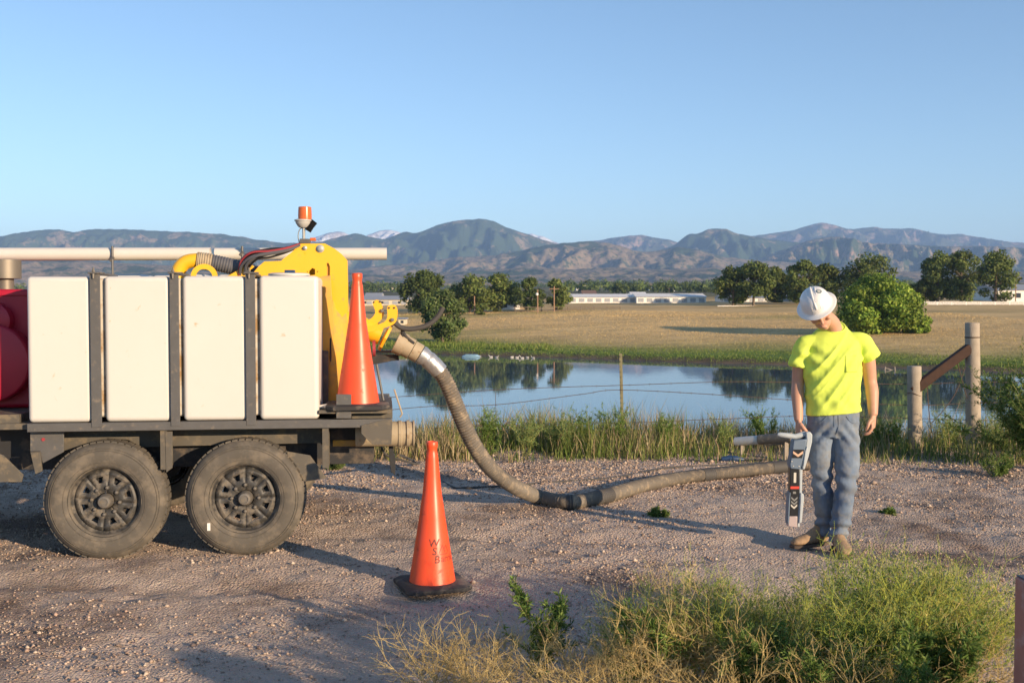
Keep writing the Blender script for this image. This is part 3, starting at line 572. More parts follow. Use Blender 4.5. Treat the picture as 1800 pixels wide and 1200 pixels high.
# white pipes lying across the rests: things of their own
def pvc(name, a_, b_, yl, label, r=.049):
    q0 = trailer.matrix_basis @ TW(*a_, yl); q1 = trailer.matrix_basis @ TW(*b_, yl); o = empty(name, q0)
    d_ = (q1-q0).normalized(); Ln = (q1-q0).length
    mb = MB(); mb.lathe([(r,0),(r,Ln),(r-.006,Ln),(r-.006,0)], d=d_, seg=28, closed=True); mb.build('pipe_wall', mt['pvc'], o)
    mb = MB(); mb.lathe([(r-.0062,Ln-.4),(.001,Ln-.4)], d=d_, seg=20); mb.build('pipe_bore', mt['dark'], o)
    tag(o, label, 'pipe', 'white plastic pipes on the trailer'); return o
trailer.matrix_basis = Matrix.Translation(TO) @ Matrix.Rotation(TRZ, 4, 'Z')
pvc('plastic_pipe', (-60,447,), (370,446), 1.12, 'long white plastic pipe above the four front tanks, its end at the boom hose')
pvc('plastic_pipe', (378,446.5), (680,446), 1.42, 'white plastic pipe passing behind the yellow boom plate and beacon')

# cones
def text_mesh(txt, size, shear=0.0, bold=0.0):
    cu = bpy.data.curves.new('t', 'FONT'); cu.body = txt; cu.size = size; cu.shear = shear; cu.offset = bold; cu.resolution_u = 3
    o = bpy.data.objects.new('t', cu); COL.objects.link(o); dg = bpy.context.evaluated_depsgraph_get()
    me = bpy.data.meshes.new_from_object(o.evaluated_get(dg)); bpy.data.objects.remove(o)
    bm = bmesh.new(); bm.from_mesh(me); bmesh.ops.triangulate(bm, faces=bm.faces)
    bmesh.ops.subdivide_edges(bm, edges=[e for e in bm.edges if e.calc_length() > .012], cuts=2); bm.to_mesh(me); bm.free(); return me
def cone(loc, sc, label, rz, lettering=False):
    o = empty('traffic_cone', loc, rz); o.scale = (sc,)*3
    def rad_at(z): return np.interp(z, [.03,.05,.30,.305,.55,.555,.80,.812,.835,.85,.875,.88], [.142,.138,.0985,.097,.0605,.059,.0355,.032,.030,.034,.034,.031])
    zs = [.032,.05,.15,.25,.30,.305,.42,.55,.555,.68,.78,.80,.812,.835,.85,.875,.88]
    mb = MB(); mb.lathe([(float(rad_at(z)), z) for z in zs] + [(.024,.88),(.024,.84)], seg=48); mb.build('cone_body', mt['orange'], o, smooth=50)
    mb = MB(); B, cch = .205, .05
    poly = [(B,-B+cch),(B,B-cch),(B-cch,B),(-B+cch,B),(-B,B-cch),(-B,-B+cch),(-B+cch,-B),(B-cch,-B)]
    mb.loft([[(x*s, y*s, z) for x, y in poly] for s, z in ((.985,.0),(1,.006),(1,.024),(.96,.030),(.72,.036))]); mb.build('cone_base', mt['conebase'], o, smooth=30)
    if lettering:
        def wrap(me, name, u0, z0):
            for v in me.vertices:
                u, z = v.co.x+u0, v.co.y+z0; r_ = float(rad_at(z))+.0012; a_ = -math.pi/2 + u/r_; v.co = (r_*math.cos(a_), r_*math.sin(a_), z)
            me.materials.clear(); return link(name, me, mt['ink'], o)
        wrap(text_mesh('W', .062, .15, .0012), 'letter', -.052, .262); wrap(text_mesh('S', .062, .15, .0012), 'letter', -.032, .214)
        wrap(text_mesh('B', .062, .15, .0012), 'letter', -.022, .166); wrap(text_mesh('arric', .056, .0, 0), 'letter', .022, .170)
        def line(pts, name='printed_line', w=.0016):
            vs_, fs_ = [], []
            for k in range(len(pts)-1):
                (x0, z0), (x1, z1) = pts[k], pts[k+1]; n_ = 6
                nx_, nz_ = -(z1-z0), x1-x0; l_ = math.hypot(nx_, nz_); nx_, nz_ = nx_/l_*w, nz_/l_*w; b_ = len(vs_)
                for i in range(n_+1):
                    t = i/n_; x, z = x0+(x1-x0)*t, z0+(z1-z0)*t; vs_ += [(x-nx_, z-nz_, 0), (x+nx_, z+nz_, 0)]
                for i in range(n_): fs_.append((b_+2*i, b_+2*i+2, b_+2*i+3, b_+2*i+1))
            me = bpy.data.meshes.new(name); me.from_pydata(vs_, [], fs_); wrap(me, name, 0, 0)
        line([(-.002,.214),(.075,.214)]); line([(.012,.222),(.036,.268),(.052,.226)]); line([(.046,.24),(.064,.264),(.082,.222)])
    tag(o, label, 'traffic cone', 'orange traffic cones'); return o
q = G(760, 1031); cone((q.x, q.y, .008), .985, 'orange traffic cone standing on the gravel, black lettering on its side', R(20), True)
x_, z_ = T(629, 717, .16); q = trailer.matrix_basis @ Vector((x_, .16, 0)); zc_ = T(629, 716, .16)[1]
cone((q.x, q.y, zc_), 1.05, 'orange traffic cone standing on the rear deck of the trailer', R(8))
plate('cone_tray', [(560,721),(690,719),(690,726),(560,727)], .0, .45, mt['plate'])

# suction hose: from the outlet down to the gravel and away past the man
TM = trailer.matrix_basis
def tw(px, py, yl): return TM @ TW(px, py, yl)
HR = .062
def gz(px, py, r=HR): q = G(px, py, r); return q
hp = [tw(690,597,.8), tw(722,613,.8), tw(752,632,.80), tw(778,660,.82), tw(797,700,.86), tw(814,742,.92), tw(838,790,1.0), tw(868,828,1.12), tw(905,855,1.25)]
hp += [gz(948,873), gz(1000,882), gz(1060,872), gz(1130,853), gz(1200,839), gz(1290,829), gz(1385,819), gz(1440,815), gz(1490,812)]
hose = empty('suction_hose', (hp[9].x, hp[9].y, 0)); tag(hose, 'thick ribbed grey suction hose running from the trailer outlet down across the gravel', 'hose')
HO = Vector((hp[9].x, hp[9].y, 0)); fine = smooth_path([p_-HO for p_ in hp], 10)
# resample evenly
acc = [0.0]
for i in range(1, len(fine)): acc.append(acc[-1]+(fine[i]-fine[i-1]).length)
Ltot = acc[-1]; ns = int(Ltot/.0115)
arr = np.array([list(p_) for p_ in fine]); ss = np.linspace(0, Ltot, ns); ev = np.stack([np.interp(ss, acc, arr[:, k]) for k in range(3)], -1)
def hpt(s): return Vector([float(np.interp(s, acc, arr[:, k])) for k in range(3)])
def seg_tube(name, s0, s1, r, mat, rib=0.0, seg=20, step=.0115):
    n_ = max(2, int((s1-s0)/step)); pts = [hpt(s0+(s1-s0)*k/n_) for k in range(n_+1)]
    mb = MB(); mb.tube(pts, [r+(rib if k % 2 else -rib) for k in range(n_+1)], seg); return mb.build(name, mat, hose, smooth=70)
seg_tube('hose_wall', .28, Ltot, .058, mt['hose'], .0052)
seg_tube('coupling', .03, .10, .088, mt['tan']); seg_tube('coupling', .10, .16, .080, mt['tan']); seg_tube('coupling', .165, .23, .074, mt['tan'])
seg_tube('clamp', .235, .265, .072, mt['tape'])
n_ = 14; pts = [hpt(.262+.17*k/n_) for k in range(n_+1)]; mb = MB(); rz_ = random.Random(2); mb.tube(pts, [.0665+rz_.uniform(-.003,.003) for _ in pts], 20); mb.build('tape_wrap', mt['tape'], hose, smooth=60)
def s_near(px, py, z=HR):
    q = G(px, py, z)-HO; return acc[int(np.argmin([(f_-q).length for f_ in fine]))]
for a_, b_, w_ in ((1000,882,.04),(1060,872,.20),(1245,834,.14),(1365,821,.22)):
    s0 = s_near(a_, b_); seg_tube('hose_joint', s0-w_/2, s0+w_/2, .0635, mt['hosedark'], .002)
# camlock levers on the coupling
mb = MB(); mb.tube(smooth_path([tw(690,562,.74), tw(704,574,.74), tw(712,590,.74), tw(728,604,.74)], 5), .012, 8); mb.tube([tw(706,575,.74), tw(708,592,.74)], .010, 8); lv = mb.build('camlock_lever', mt['dark'], None); tag(lv); lv.parent = hose; lv.matrix_parent_inverse = Matrix.Translation(-HO)
# curved dirty lever arm sticking out behind the outlet
pth = smooth_path([tw(692,566,.72), tw(706,576,.72), tw(725,578,.72), tw(750,572,.72), tw(768,558,.72), tw(779,540,.72)], 6)
mb = MB(); mb.tube(pth, .019, 10); bar = mb.build('curved_lever', mt['hosedark'], trailer); bar.matrix_parent_inverse = TM.inverted()

# ------------------------------------------------------------------ the worker
PX0, PY0 = 1462, 962
_q = G(PX0, PY0); man = empty('person', (_q.x, _q.y, .004), R(-6))
tag(man, 'worker in white hard hat, neon yellow shirt and blue jeans, looking down', 'person')
def ering(c, rx, ry, n=28, ex=2.3, tilt=(0, 0)):     # superellipse ring, horizontal unless tilted
    out = []
    for k in range(n):
        a_ = 2*math.pi*k/n; ca, sa = math.cos(a_), math.sin(a_)
        x = rx*abs(ca)**(2/ex)*(1 if ca >= 0 else -1); y = ry*abs(sa)**(2/ex)*(1 if sa >= 0 else -1)
        out.append(Vector((c[0]+x, c[1]+y, c[2]+x*tilt[0]+y*tilt[1])))
    return out
def limb(mb, pts, rad, seg=18, n=5):
    P_ = smooth_path(pts, n); k = len(pts)-1; rr = np.interp(np.linspace(0, k, len(P_)), range(k+1), rad); mb.tube(P_, list(rr), seg)
def blob(mb, c, rx, ry, rz, n=16, M3=None):
    rings = []
    for i in range(1, 12):
        t = math.pi*i/12; rings.append([Vector((rx*math.sin(t)*math.cos(a_), ry*math.sin(t)*math.sin(a_), -rz*math.cos(t))) for a_ in (2*math.pi*k/n for k in range(n))])
    if M3 is not None: rings = [[M3 @ v for v in r_] for r_ in rings]
    mb.loft([[Vector(c)+v for v in r_] for r_ in rings])
def remesh(mb, voxel, smooth=4, fold=None, fac=.5):
    me = bpy.data.meshes.new('tmp'); me.from_pydata(mb.v, [], mb.f)
    bm = bmesh.new(); bm.from_mesh(me); bmesh.ops.recalc_face_normals(bm, faces=bm.faces); bm.to_mesh(me); bm.free()
    o = bpy.data.objects.new('tmp', me); COL.objects.link(o)
    r_ = o.modifiers.new('r', 'REMESH'); r_.mode = 'VOXEL'; r_.voxel_size = voxel; r_.use_smooth_shade = True
    s_ = o.modifiers.new('s', 'SMOOTH'); s_.factor = fac; s_.iterations = smooth
    dg = bpy.context.evaluated_depsgraph_get(); out = bpy.data.meshes.new_from_object(o.evaluated_get(dg)); bpy.data.objects.remove(o); bpy.data.meshes.remove(me)
    if fold:
        n_ = len(out.vertices); co = np.zeros(n_*3); out.vertices.foreach_get('co', co); no = np.zeros(n_*3); out.vertices.foreach_get('normal', no)
        co = co.reshape(-1, 3); no = no.reshape(-1, 3); co = co + no*fold(co, no)[:, None]; out.vertices.foreach_set('co', co.ravel()); out.update()
    out.shade_smooth(); return out
# --- joints (metres; the camera side is -y)
SHR, SHL = Vector((-.190, .0, 1.425)), Vector((.185, .0, 1.445))          # his right (picture left) and left shoulder
ELR, ELL = Vector((-.236, .03, 1.145)), Vector((.256, .04, 1.16)); WRR, WRL = Vector((-.243, -.055, .885)), Vector((.262, -.03, .925))
HEADC = Vector((-.128, -.14, 1.640)); HM = (Matrix.Rotation(R(-14), 3, 'Z') @ Matrix.Rotation(R(-20), 3, 'Y') @ Matrix.Rotation(R(36), 3, 'X'))
def hd(x, y, z): return HEADC + HM @ Vector((x, y, z))       # head space: -y face, +z crown
body = MB()
body.loft([ering((0,.0,.90), .13,.09), ering((0,0,1.0), .135,.09), ering((0,.0,1.2), .14,.09), ering((-.005,.0,1.38), .155,.095), ering((-.005,.01,1.44), .12,.075), ering((0,.02,1.49), .06,.055)])
limb(body, [Vector((.01,.03,1.46)), Vector((-.02,-.01,1.555)), HEADC+HM@Vector((0,.03,-.06))], [.062,.057,.056])
blob(body, hd(0,.0,.03), .076,.097,.112); blob(body, hd(0,-.035,-.06), .056,.058,.062); blob(body, hd(0,-.062,-.095), .027,.024,.022)
limb(body, [hd(0,-.090,.02), hd(0,-.107,-.012), hd(0,-.116,-.03)], [.009,.012,.013], 8, 3); blob(body, hd(0,-.099,-.068), .023,.009,.006); blob(body, hd(0,-.096,-.080), .020,.009,.006)
for s in (-1, 1):
    blob(body, hd(s*.078,.012,.0), .010,.020,.033); blob(body, hd(s*.032,-.087,.022), .018,.012,.010); blob(body, hd(s*.045,-.07,-.02), .02,.02,.02)
limb(body, [SHR, SHR.lerp(ELR,.5)+Vector((-.01,0,0)), ELR, ELR.lerp(WRR,.35)+Vector((-.004,0,0)), WRR], [.058,.050,.042,.043,.029])
limb(body, [SHL, SHL.lerp(ELL,.5)+Vector((.012,0,0)), ELL, ELL.lerp(WRL,.35)+Vector((.006,0,0)), WRL], [.058,.051,.043,.044,.030])
for hx, kn, an in ((-.085, (-.075,-.02,.46), (-.04,.07,.10)), (.085, (.07,-.10,.47), (.022,-.09,.10))): limb(body, [Vector((hx,0,.92)), Vector(kn), Vector(an)], [.06,.045,.036])
def hand(mb, wrist, d, t, nrm, curls, thumb, splay=.0, spread=.0195):
    """d: towards the fingers, t: thumb side, nrm: palm side; each finger bends towards nrm"""
    d, t, nrm = [Vector(v).normalized() for v in (d, t, nrm)]
    pr = []
    for s_, w_, th in ((-.015,.027,.021),(.02,.032,.020),(.055,.041,.018),(.088,.042,.0145)):
        c_ = wrist+d*s_; pr.append([c_ + t*w_*math.cos(a_) + nrm*th*math.sin(a_) for a_ in (2*math.pi*k/14 for k in range(14))])
    mb.loft(pr)
    for i, (ln, rr) in enumerate(((.074,.0092),(.083,.0095),(.077,.009),(.060,.0078))):
        off = (1.5-i)*spread; p_ = wrist + d*(.082-.006*abs(i-1)) + t*off; pts = [p_-d*.015, p_]; ang_ = 0.0
        dd = (d + t*splay*(1.5-i)).normalized()
        for k, (fr, cu_) in enumerate(zip((.45,.30,.25), curls)):
            ang_ += cu_*(1+.08*i); v = dd*math.cos(ang_)+nrm*math.sin(ang_); p_ = p_+v*ln*fr; pts.append(p_)
        limb(mb, pts, [rr*1.1, rr*1.08, rr*1.0, rr*.92, rr*.72], 10, 3)
    p_ = wrist + d*.022 + t*.026; limb(mb, [p_, p_+(d*.55+t*.6+nrm*.35).normalized()*.038, p_+(d*.8+t*.45+nrm*thumb).normalized()*.070, p_+(d*.95+t*.15+nrm*thumb*1.3).normalized()*.092], [.017,.013,.0115,.008], 10, 3)
hand(body, WRR, (0.02,-.05,-1), (.35,-1,0), (.55,.35,-.15), (.55,1.0,.9), .75)       # closed round the grip
hand(body, WRL, (-.03,-.08,-1), (-.45,-1,0), (-1,.35,0), (.38,.5,.4), .35)          # hangs, loosely curled
bme = remesh(body, .0048, 3, None, .5); bme.name = 'body'; link('body', bme, mt['skin'], man)
# hair under the brim
hair = MB(); blob(hair, hd(0,.018,.03), .079,.092,.082); link('hair', remesh(hair, .008), mt['hair'], man)
# face details: brows and lips as flesh-toned forms are in the body; dark stubble shading left to the brim's shadow
# --- shirt
def shirt_fold(co, no):
    x, y, z = co.T; w = sstep(.93, 1.05, z)*(1-sstep(1.36, 1.44, z)*.6)
    al = x*.6+z*.8; ac = x*.8-z*.6; rg_ = lambda n_: (1-np.minimum(1, np.abs(n_)*2.2))**2
    f = .004*fbm(ac*8+2, al*3, 2) + .0085*rg_(noise2(ac*9+3, al*1.3))*sstep(-.25, .12, .10-x) + .0035*rg_(noise2(ac*17+8, al*1.7+4))*sstep(-.1, .15, 1.40-z)
    f += .005*np.sin((z-1.3)*60+x*35)*np.exp(-((x+.17)**2+(z-1.33)**2)/.010) + .005*np.sin((z-1.3)*55-x*35)*np.exp(-((x-.17)**2+(z-1.35)**2)/.010)
    f += .005*np.sin(x*52+z*14)*np.exp(-((z-.99)/.05)**2) + .001*fbm(x*30, z*30, 2)
    return f*w*1.7
sh = MB()
sh.loft([ering((.003,-.012,.935), .188,.130, tilt=(.10,0)), ering((.0,-.010,.955), .187,.130, tilt=(.08,0)), ering((-.005,-.006,1.06), .178,.124), ering((-.008,.0,1.18), .184,.124), ering((-.008,.004,1.30), .193,.125),
         ering((-.004,.008,1.37), .184,.116), ering((-.002,.012,1.43), .186,.102), ering((.002,.018,1.472), .150,.088, tilt=(0,.15)), ering((.005,.022,1.51), .098,.078, tilt=(0,.4)), ering((.006,.024,1.535), .074,.066, tilt=(0,.6))])
limb(sh, [Vector((-.10,.01,1.425)), SHR+Vector((-.004,0,-.012)), SHR.lerp(ELR,.30)+Vector((-.010,0,0)), SHR.lerp(ELR,.60)+Vector((-.014,-.004,0))], [.050,.059,.066,.068], 20)
limb(sh, [Vector((.10,.01,1.445)), SHL+Vector((.004,0,-.012)), SHL.lerp(ELL,.28)+Vector((.022,0,0)), SHL.lerp(ELL,.46)+Vector((.040,-.004,0))], [.050,.059,.067,.070], 20)
sme = remesh(sh, .0065, 9, shirt_fold); mt['shirt'] = M('neon_yellow_cotton', (.72,.86,.13), .85, var=.04, scale=12, bump=.15, bscale=300, spec=.2); link('shirt', sme, mt['shirt'], man)
# collar ring and pocket
mb = MB(); mb.tube([Vector((+.006+.073*math.cos(a_), .024+.065*math.sin(a_), 1.531+.039*math.sin(a_))) for a_ in np.linspace(0, 2*math.pi, 30)], .008, 8); mb.build('collar', mt['shirt'], man)
dg = bpy.context.evaluated_depsgraph_get()
from mathutils.bvhtree import BVHTree
sbv = BVHTree.FromPolygons([v.co.copy() for v in sme.vertices], [tuple(p_.vertices) for p_ in sme.polygons])
mb = MB(); gv = []
for i in range(9):
    for j in range(10):
        x = .052+.085*i/8; z = 1.225+.115*j/9; h_ = sbv.ray_cast(Vector((x, -.5, z)), Vector((0, 1, 0)))[0]; gv.append((x, (h_.y if h_ else -.12)-.0035, z))
mb.add(gv, [(i*10+j, (i+1)*10+j, (i+1)*10+j+1, i*10+j+1) for i in range(8) for j in range(9)])
pk = mb.build('shirt_pocket', mt['shirt'], man); md = pk.modifiers.new('s', 'SOLIDIFY'); md.thickness = .003
# --- jeans
def jean_fold(co, no):
    x, y, z = co.T
    f = .009*fbm(x*6+y*4, z*5.5+x*3, 3) + .009*np.sin(z*70+x*25+3*noise2(x*9, z*5))*np.exp(-((z-.46)/.09)**2) + .010*np.sin(z*85+y*20)*np.exp(-((z-.15)/.08)**2)
    f += .007*np.sin((z*1.0+np.abs(x)*1.3)*60)*np.exp(-((z-.80)/.07)**2) + .002*fbm(x*40, z*40, 2)
    return f*(1-sstep(.90, .97, z)*.8)
jn = MB()
jn.loft([ering((0,.0,.77), .140,.095), ering((0,.002,.82), .168,.116), ering((0,.0,.90), .176,.120), ering((0,-.004,.985), .172,.118)])
limb(jn, [Vector((-.085,.0,.84)), Vector((-.084,-.01,.66)), Vector((-.070,-.015,.45)), Vector((-.050,.03,.25)), Vector((-.040,.06,.105)), Vector((-.040,.062,.062))], [.092,.084,.070,.064,.062,.065], 22)
limb(jn, [Vector((.085,.0,.84)), Vector((.086,-.05,.66)), Vector((.070,-.10,.46)), Vector((.046,-.095,.25)), Vector((.024,-.085,.105)), Vector((.022,-.088,.055))], [.092,.085,.071,.065,.064,.068], 22)
jme = remesh(jn, .0065, 3, jean_fold)
m = bpy.data.materials.new('faded_denim'); m.use_nodes = True; N, L = nodes(m); p = N['Principled BSDF']; p.inputs['Roughness'].default_value = .9; p.inputs['Specular IOR Level'].default_value = .15; tc = N.new('ShaderNodeTexCoord')
c = MIX(RAMP(NZ(3.5, 5).outputs['Fac'], .35, .65), (.09,.135,.215), (.24,.285,.34)); c = MIX(RAMP(NZ(16, 6).outputs['Fac'], .45, .75), c, (.21,.21,.205)); L.new(c, p.inputs['Base Color'])
bb = N.new('ShaderNodeBump'); bb.inputs['Strength'].default_value = .15; bb.inputs['Distance'].default_value = .002; L.new(NZ(400, 2).outputs['Fac'], bb.inputs['Height']); L.new(bb.outputs[0], p.inputs['Normal'])
mt['denim'] = m; link('jeans', jme, m, man)
jbv = BVHTree.FromPolygons([v.co.copy() for v in jme.vertices], [tuple(p_.vertices) for p_ in jme.polygons])
def seam(name, pts, w, mat, off=.0015, n=24):
    P_ = smooth_path([Vector((x, 0, z)) for x, z in pts], n//max(1, len(pts)-1)); q = []
    for v in P_:
        h_ = jbv.ray_cast(Vector((v.x, -.6, v.z)), Vector((0, 1, 0)))[0]
        if h_: q.append(Vector((v.x, h_.y-off, v.z)))
    mb = MB(); mb.tube(q, w, 6); return mb.build(name, mat, man)
seam('pocket_seam', [(.065,.925),(.10,.885),(.158,.875)], .0028, mt['denim']); seam('pocket_seam', [(-.065,.925),(-.10,.885),(-.158,.875)], .0028, mt['denim'])
seam('fly_seam', [(.012,.93),(.014,.86),(.002,.80)], .003, mt['denim']); seam('fly_seam', [(-.016,.93),(-.014,.85)], .0022, mt['denim'])
mb = MB(); h_ = jbv.ray_cast(Vector((-.002,-.6,.945)), Vector((0,1,0)))[0]; mb.lathe([(.009,0),(.009,-.004),(.001,-.005)], o=h_, d=(0,1,0), seg=14); mb.build('button', mt['hub'], man)
# --- boots
def boot(name, heel, yaw, ln=.285):
    mb = MB(); Mx = Matrix.Rotation(yaw, 3, 'Z')
    def rg(y, w, z0, z1, n=16): return [heel + Mx @ Vector((w*math.cos(a_), -y, (z0+z1)/2+(z1-z0)/2*math.sin(a_))) for a_ in (2*math.pi*k/n for k in range(n))]
    mb.loft([rg(-.02,.028,.03,.09), rg(.0,.040,.018,.135), rg(.05,.044,.016,.150), rg(.10,.043,.016,.125), rg(.15,.048,.016,.095), rg(.20,.053,.016,.082), rg(.245,.050,.018,.072), rg(.275,.036,.02,.06), rg(.288,.016,.026,.046)])
    mb.loft([[heel+Mx@Vector((.042*math.cos(a_), -.035+.045*math.sin(a_), z)) for a_ in (2*math.pi*k/16 for k in range(16))] for z in (.07,.13,.17)])
    o = link(name, remesh(mb, .005, 2, lambda co, no: .0025*fbm(co[:,0]*22, co[:,2]*40+co[:,1]*18, 3)), mt['boot'], man)
    mb = MB(); outl = [(.044,-.02),(.047,-.05),(.043,-.11),(.052,-.17),(.057,-.22),(.050,-.265),(.026,-.292),(-.026,-.292),(-.050,-.265),(-.057,-.22),(-.052,-.17),(-.043,-.11),(-.047,-.05),(-.044,-.02),(-.025,.022),(.025,.022)]
    mb.loft([[heel+Mx@Vector((x, y, z)) for x, y in outl] for z in (0, .004, .022)]); mb.build('sole', mt['sole'], o, bevel=.003)
boot('boot', Vector((.020,-.055,0)), R(2)); boot('boot', Vector((-.035,.085,0)), R(-58))
# --- hard hat with a full brim
def hatp(v): return hd(v[0], v[1], v[2])
hm = MB(); dome = []
for i in range(14):
    t = i/13*math.pi/2; z = .064+.104*math.sin(t)*1.0; s_ = max(math.cos(t)**.72, .002)
    dome.append([hatp((.102*s_*math.cos(a_), .010+.122*s_*math.sin(a_), z)) for a_ in (2*math.pi*k/48 for k in range(48))])
brim = []
for w_, zz in ((.0,.064),(.006,.058),(.018,.053),(.031,.050),(.034,.047),(.031,.045),(.018,.048),(.004,.056),(-.006,.062)):
    brim.append([hatp(((.102+w_)*math.cos(a_), .010+(.122+w_*(1.1 if math.sin(a_) < 0 else .85))*math.sin(a_), zz-.004*max(0, -math.sin(a_))**2)) for a_ in (2*math.pi*k/48 for k in range(48))])
hm.loft(brim[::-1]+dome[0:], caps=True); hat = hm.build('hard_hat', mt['hat'], man, smooth=60)
for x0 in (-.028, .0, .028):
    mb = MB(); pts = [hatp((x0, .010+.122*math.cos(t_)*(1-.25*abs(x0)/.03*.2), .064+.104*math.sin(t_)+(.003 if x0 == 0 else .0005)-abs(x0)*.10)) for t_ in np.linspace(.35, math.pi-.25, 20)]; mb.tube(pts, [.004]+[.007 if x0 == 0 else .005]*18+[.004], 8); mb.build('hat_ridge', mt['hat'], hat)
hbv = BVHTree.FromPolygons([v.co.copy() for v in hat.data.vertices], [tuple(p_.vertices) for p_ in hat.data.polygons])
def disc_on_hat(name, px, py, r_, mat, off=.0015):
    o_ = W(px, py, _q.y-.3) - Vector((_q.x, _q.y, .004)); dr_ = ray(px, py).normalized(); h_, n_, _, _ = hbv.ray_cast(o_, dr_)
    if h_ is None: return
    u = n_.orthogonal().normalized(); w_ = n_.cross(u); mb = MB(); mb.loft([[h_+n_*(off+z)+(u*math.cos(a_)+w_*math.sin(a_))*r_ for a_ in (2*math.pi*k/20 for k in range(20))] for z in (-.004, .0)]); mb.build(name, mat, hat)
disc_on_hat('sticker', 1447, 512, .019, mt['sticker']); disc_on_hat('sticker_emblem', 1447, 512, .011, mt['whitep'], .0025)
disc_on_hat('sticker', 1444, 528, .012, mt['hat']); disc_on_hat('hat_rivet', 1412, 525, .006, mt['hat'], .003); disc_on_hat('hat_rivet', 1437, 545, .004, mt['dark'], .001)
# wedding ring
mb = MB(); c_ = WRL+Vector((-.015,-.02,-.11)); mb.tube([c_+Vector((.006*math.sin(a_)*0, .011*math.cos(a_), .0)) + Vector((.011*math.sin(a_),0,0)) for a_ in np.linspace(0, 2*math.pi, 18)], .002, 6); mb.build('ring', mt['galv'], man)

# ------------------------------------------------------------------ pipe locator in his right hand
LY = _q.y - .075
def lp(pts): return [(W(a_, b_, LY).x, W(a_, b_, LY).z) for a_, b_ in pts]
lo = W(1398, 921, LY); loc = empty('pipe_locator', (lo.x, LY, lo.z)); tag(loc, 'grey and blue handheld pipe locator with chevrons held in his right hand', 'locator')
def lpl(name, pts, y0, y1, mat, bev=.003, par=None):
    mb = MB(); mb.prism([(x-lo.x, z-lo.z) for x, z in lp(pts)], y0, y1); return mb.build(name, mat, par or loc, bevel=bev)
sh_ = lpl('shaft', [(1387,820),(1404,820),(1403,870),(1399.5,921),(1385,921),(1387,865)], -.030, .028, mt['locblack'], .004)
lpl('shaft_back', [(1404,820),(1409,822),(1408,866),(1404,925),(1399.5,924),(1403,868)], -.026, .05, mt['locgrey'], .004)
lpl('lower_cover', [(1404.5,864),(1410.5,866),(1411,875),(1407,916),(1402,918),(1404,880)], -.036, .045, mt['locgrey'], .006); lpl('lower_cover', [(1386,863),(1387.4,864),(1385.5,905),(1384,921),(1382.5,916),(1384,880)], -.034, .04, mt['locblue'], .002)
lpl('foot_cap', [(1385,905),(1399.8,905),(1399,925),(1383,923)], -.033, .034, mt['capgrey'], .005)
hd_ = lpl('head_unit', [(1392,772),(1416,770),(1413.5,783),(1408,808),(1404.5,823),(1387,822),(1385,815),(1389.5,790)], -.045, .035, mt['locblue'], .007)
lpl('side_frame', [(1414,758),(1421,757),(1425.5,762),(1425,775),(1419,800),(1412,823),(1408,824),(1407.5,814),(1412,790),(1415,772)], -.040, .030, mt['locgrey'], .007)
lpl('side_pad', [(1412,790),(1416,782),(1417,788),(1411,816),(1408.5,818)], -.048, -.039, mt['locgrey'], .004)
q0, q1, q2 = [Vector((W(a_, b_, LY).x-lo.x, 0, W(a_, b_, LY).z-lo.z)) for a_, b_ in ((1367,763),(1398,767),(1416,762))]
mb = MB(); mb.tube([q0, q0.lerp(q1,.15), q0.lerp(q1,.6), q1, q2], [.010,.017,.019,.0185,.022], 14); mb.build('handle', mt['locgrey'], loc)
def chev(cx, cy, w, h, t): return [(cx-w,cy-h),(cx,cy),(cx+w,cy-h),(cx+w,cy-h+t),(cx,cy+t),(cx-w,cy-h+t)]
lpl('chevron_panel', [(1391.5,788),(1410.3,788),(1406.5,803),(1388.7,803)], -.0475, -.0445, mt['locblack'], 0, hd_); lpl('chevron', chev(1399.5,796.5,8.6,6,4.5), -.0495, -.0470, mt['peach'], 0, hd_)
for a_, b_ in ((1391,817),(1401,817.5),(1388.5,809)):
    v = W(a_, b_, LY); mb = MB(); mb.lathe([(.004,0),(.004,-.003),(.001,-.004)], o=(v.x-lo.x, -.045, v.z-lo.z), d=(0,1,0), seg=10); mb.build('screw', mt['galv'], hd_)
lpl('display', [(1393.3,829),(1397.6,829),(1397.2,846.5),(1393,846.5)], -.032, -.0295, mt['whitep'], 0, sh_)
lpl('red_stripe', [(1387.6,853),(1402.8,853),(1402.4,857.5),(1387.3,857.5)], -.032, -.0295, mt['redp'], 0, sh_)
for k, (cy_, mm_) in enumerate(((876,'greyp'),(882.5,'greyp'),(889,'whitep'))): lpl('chevron', chev(1394.2-k*.3,cy_,5.4,5,3.6), -.032, -.0295, mt[mm_], 0, sh_)
lpl('logo_mark', [(1391.8,862),(1397,862),(1397,866),(1391.8,866)], -.0315, -.0295, mt['greyp'], 0, sh_)

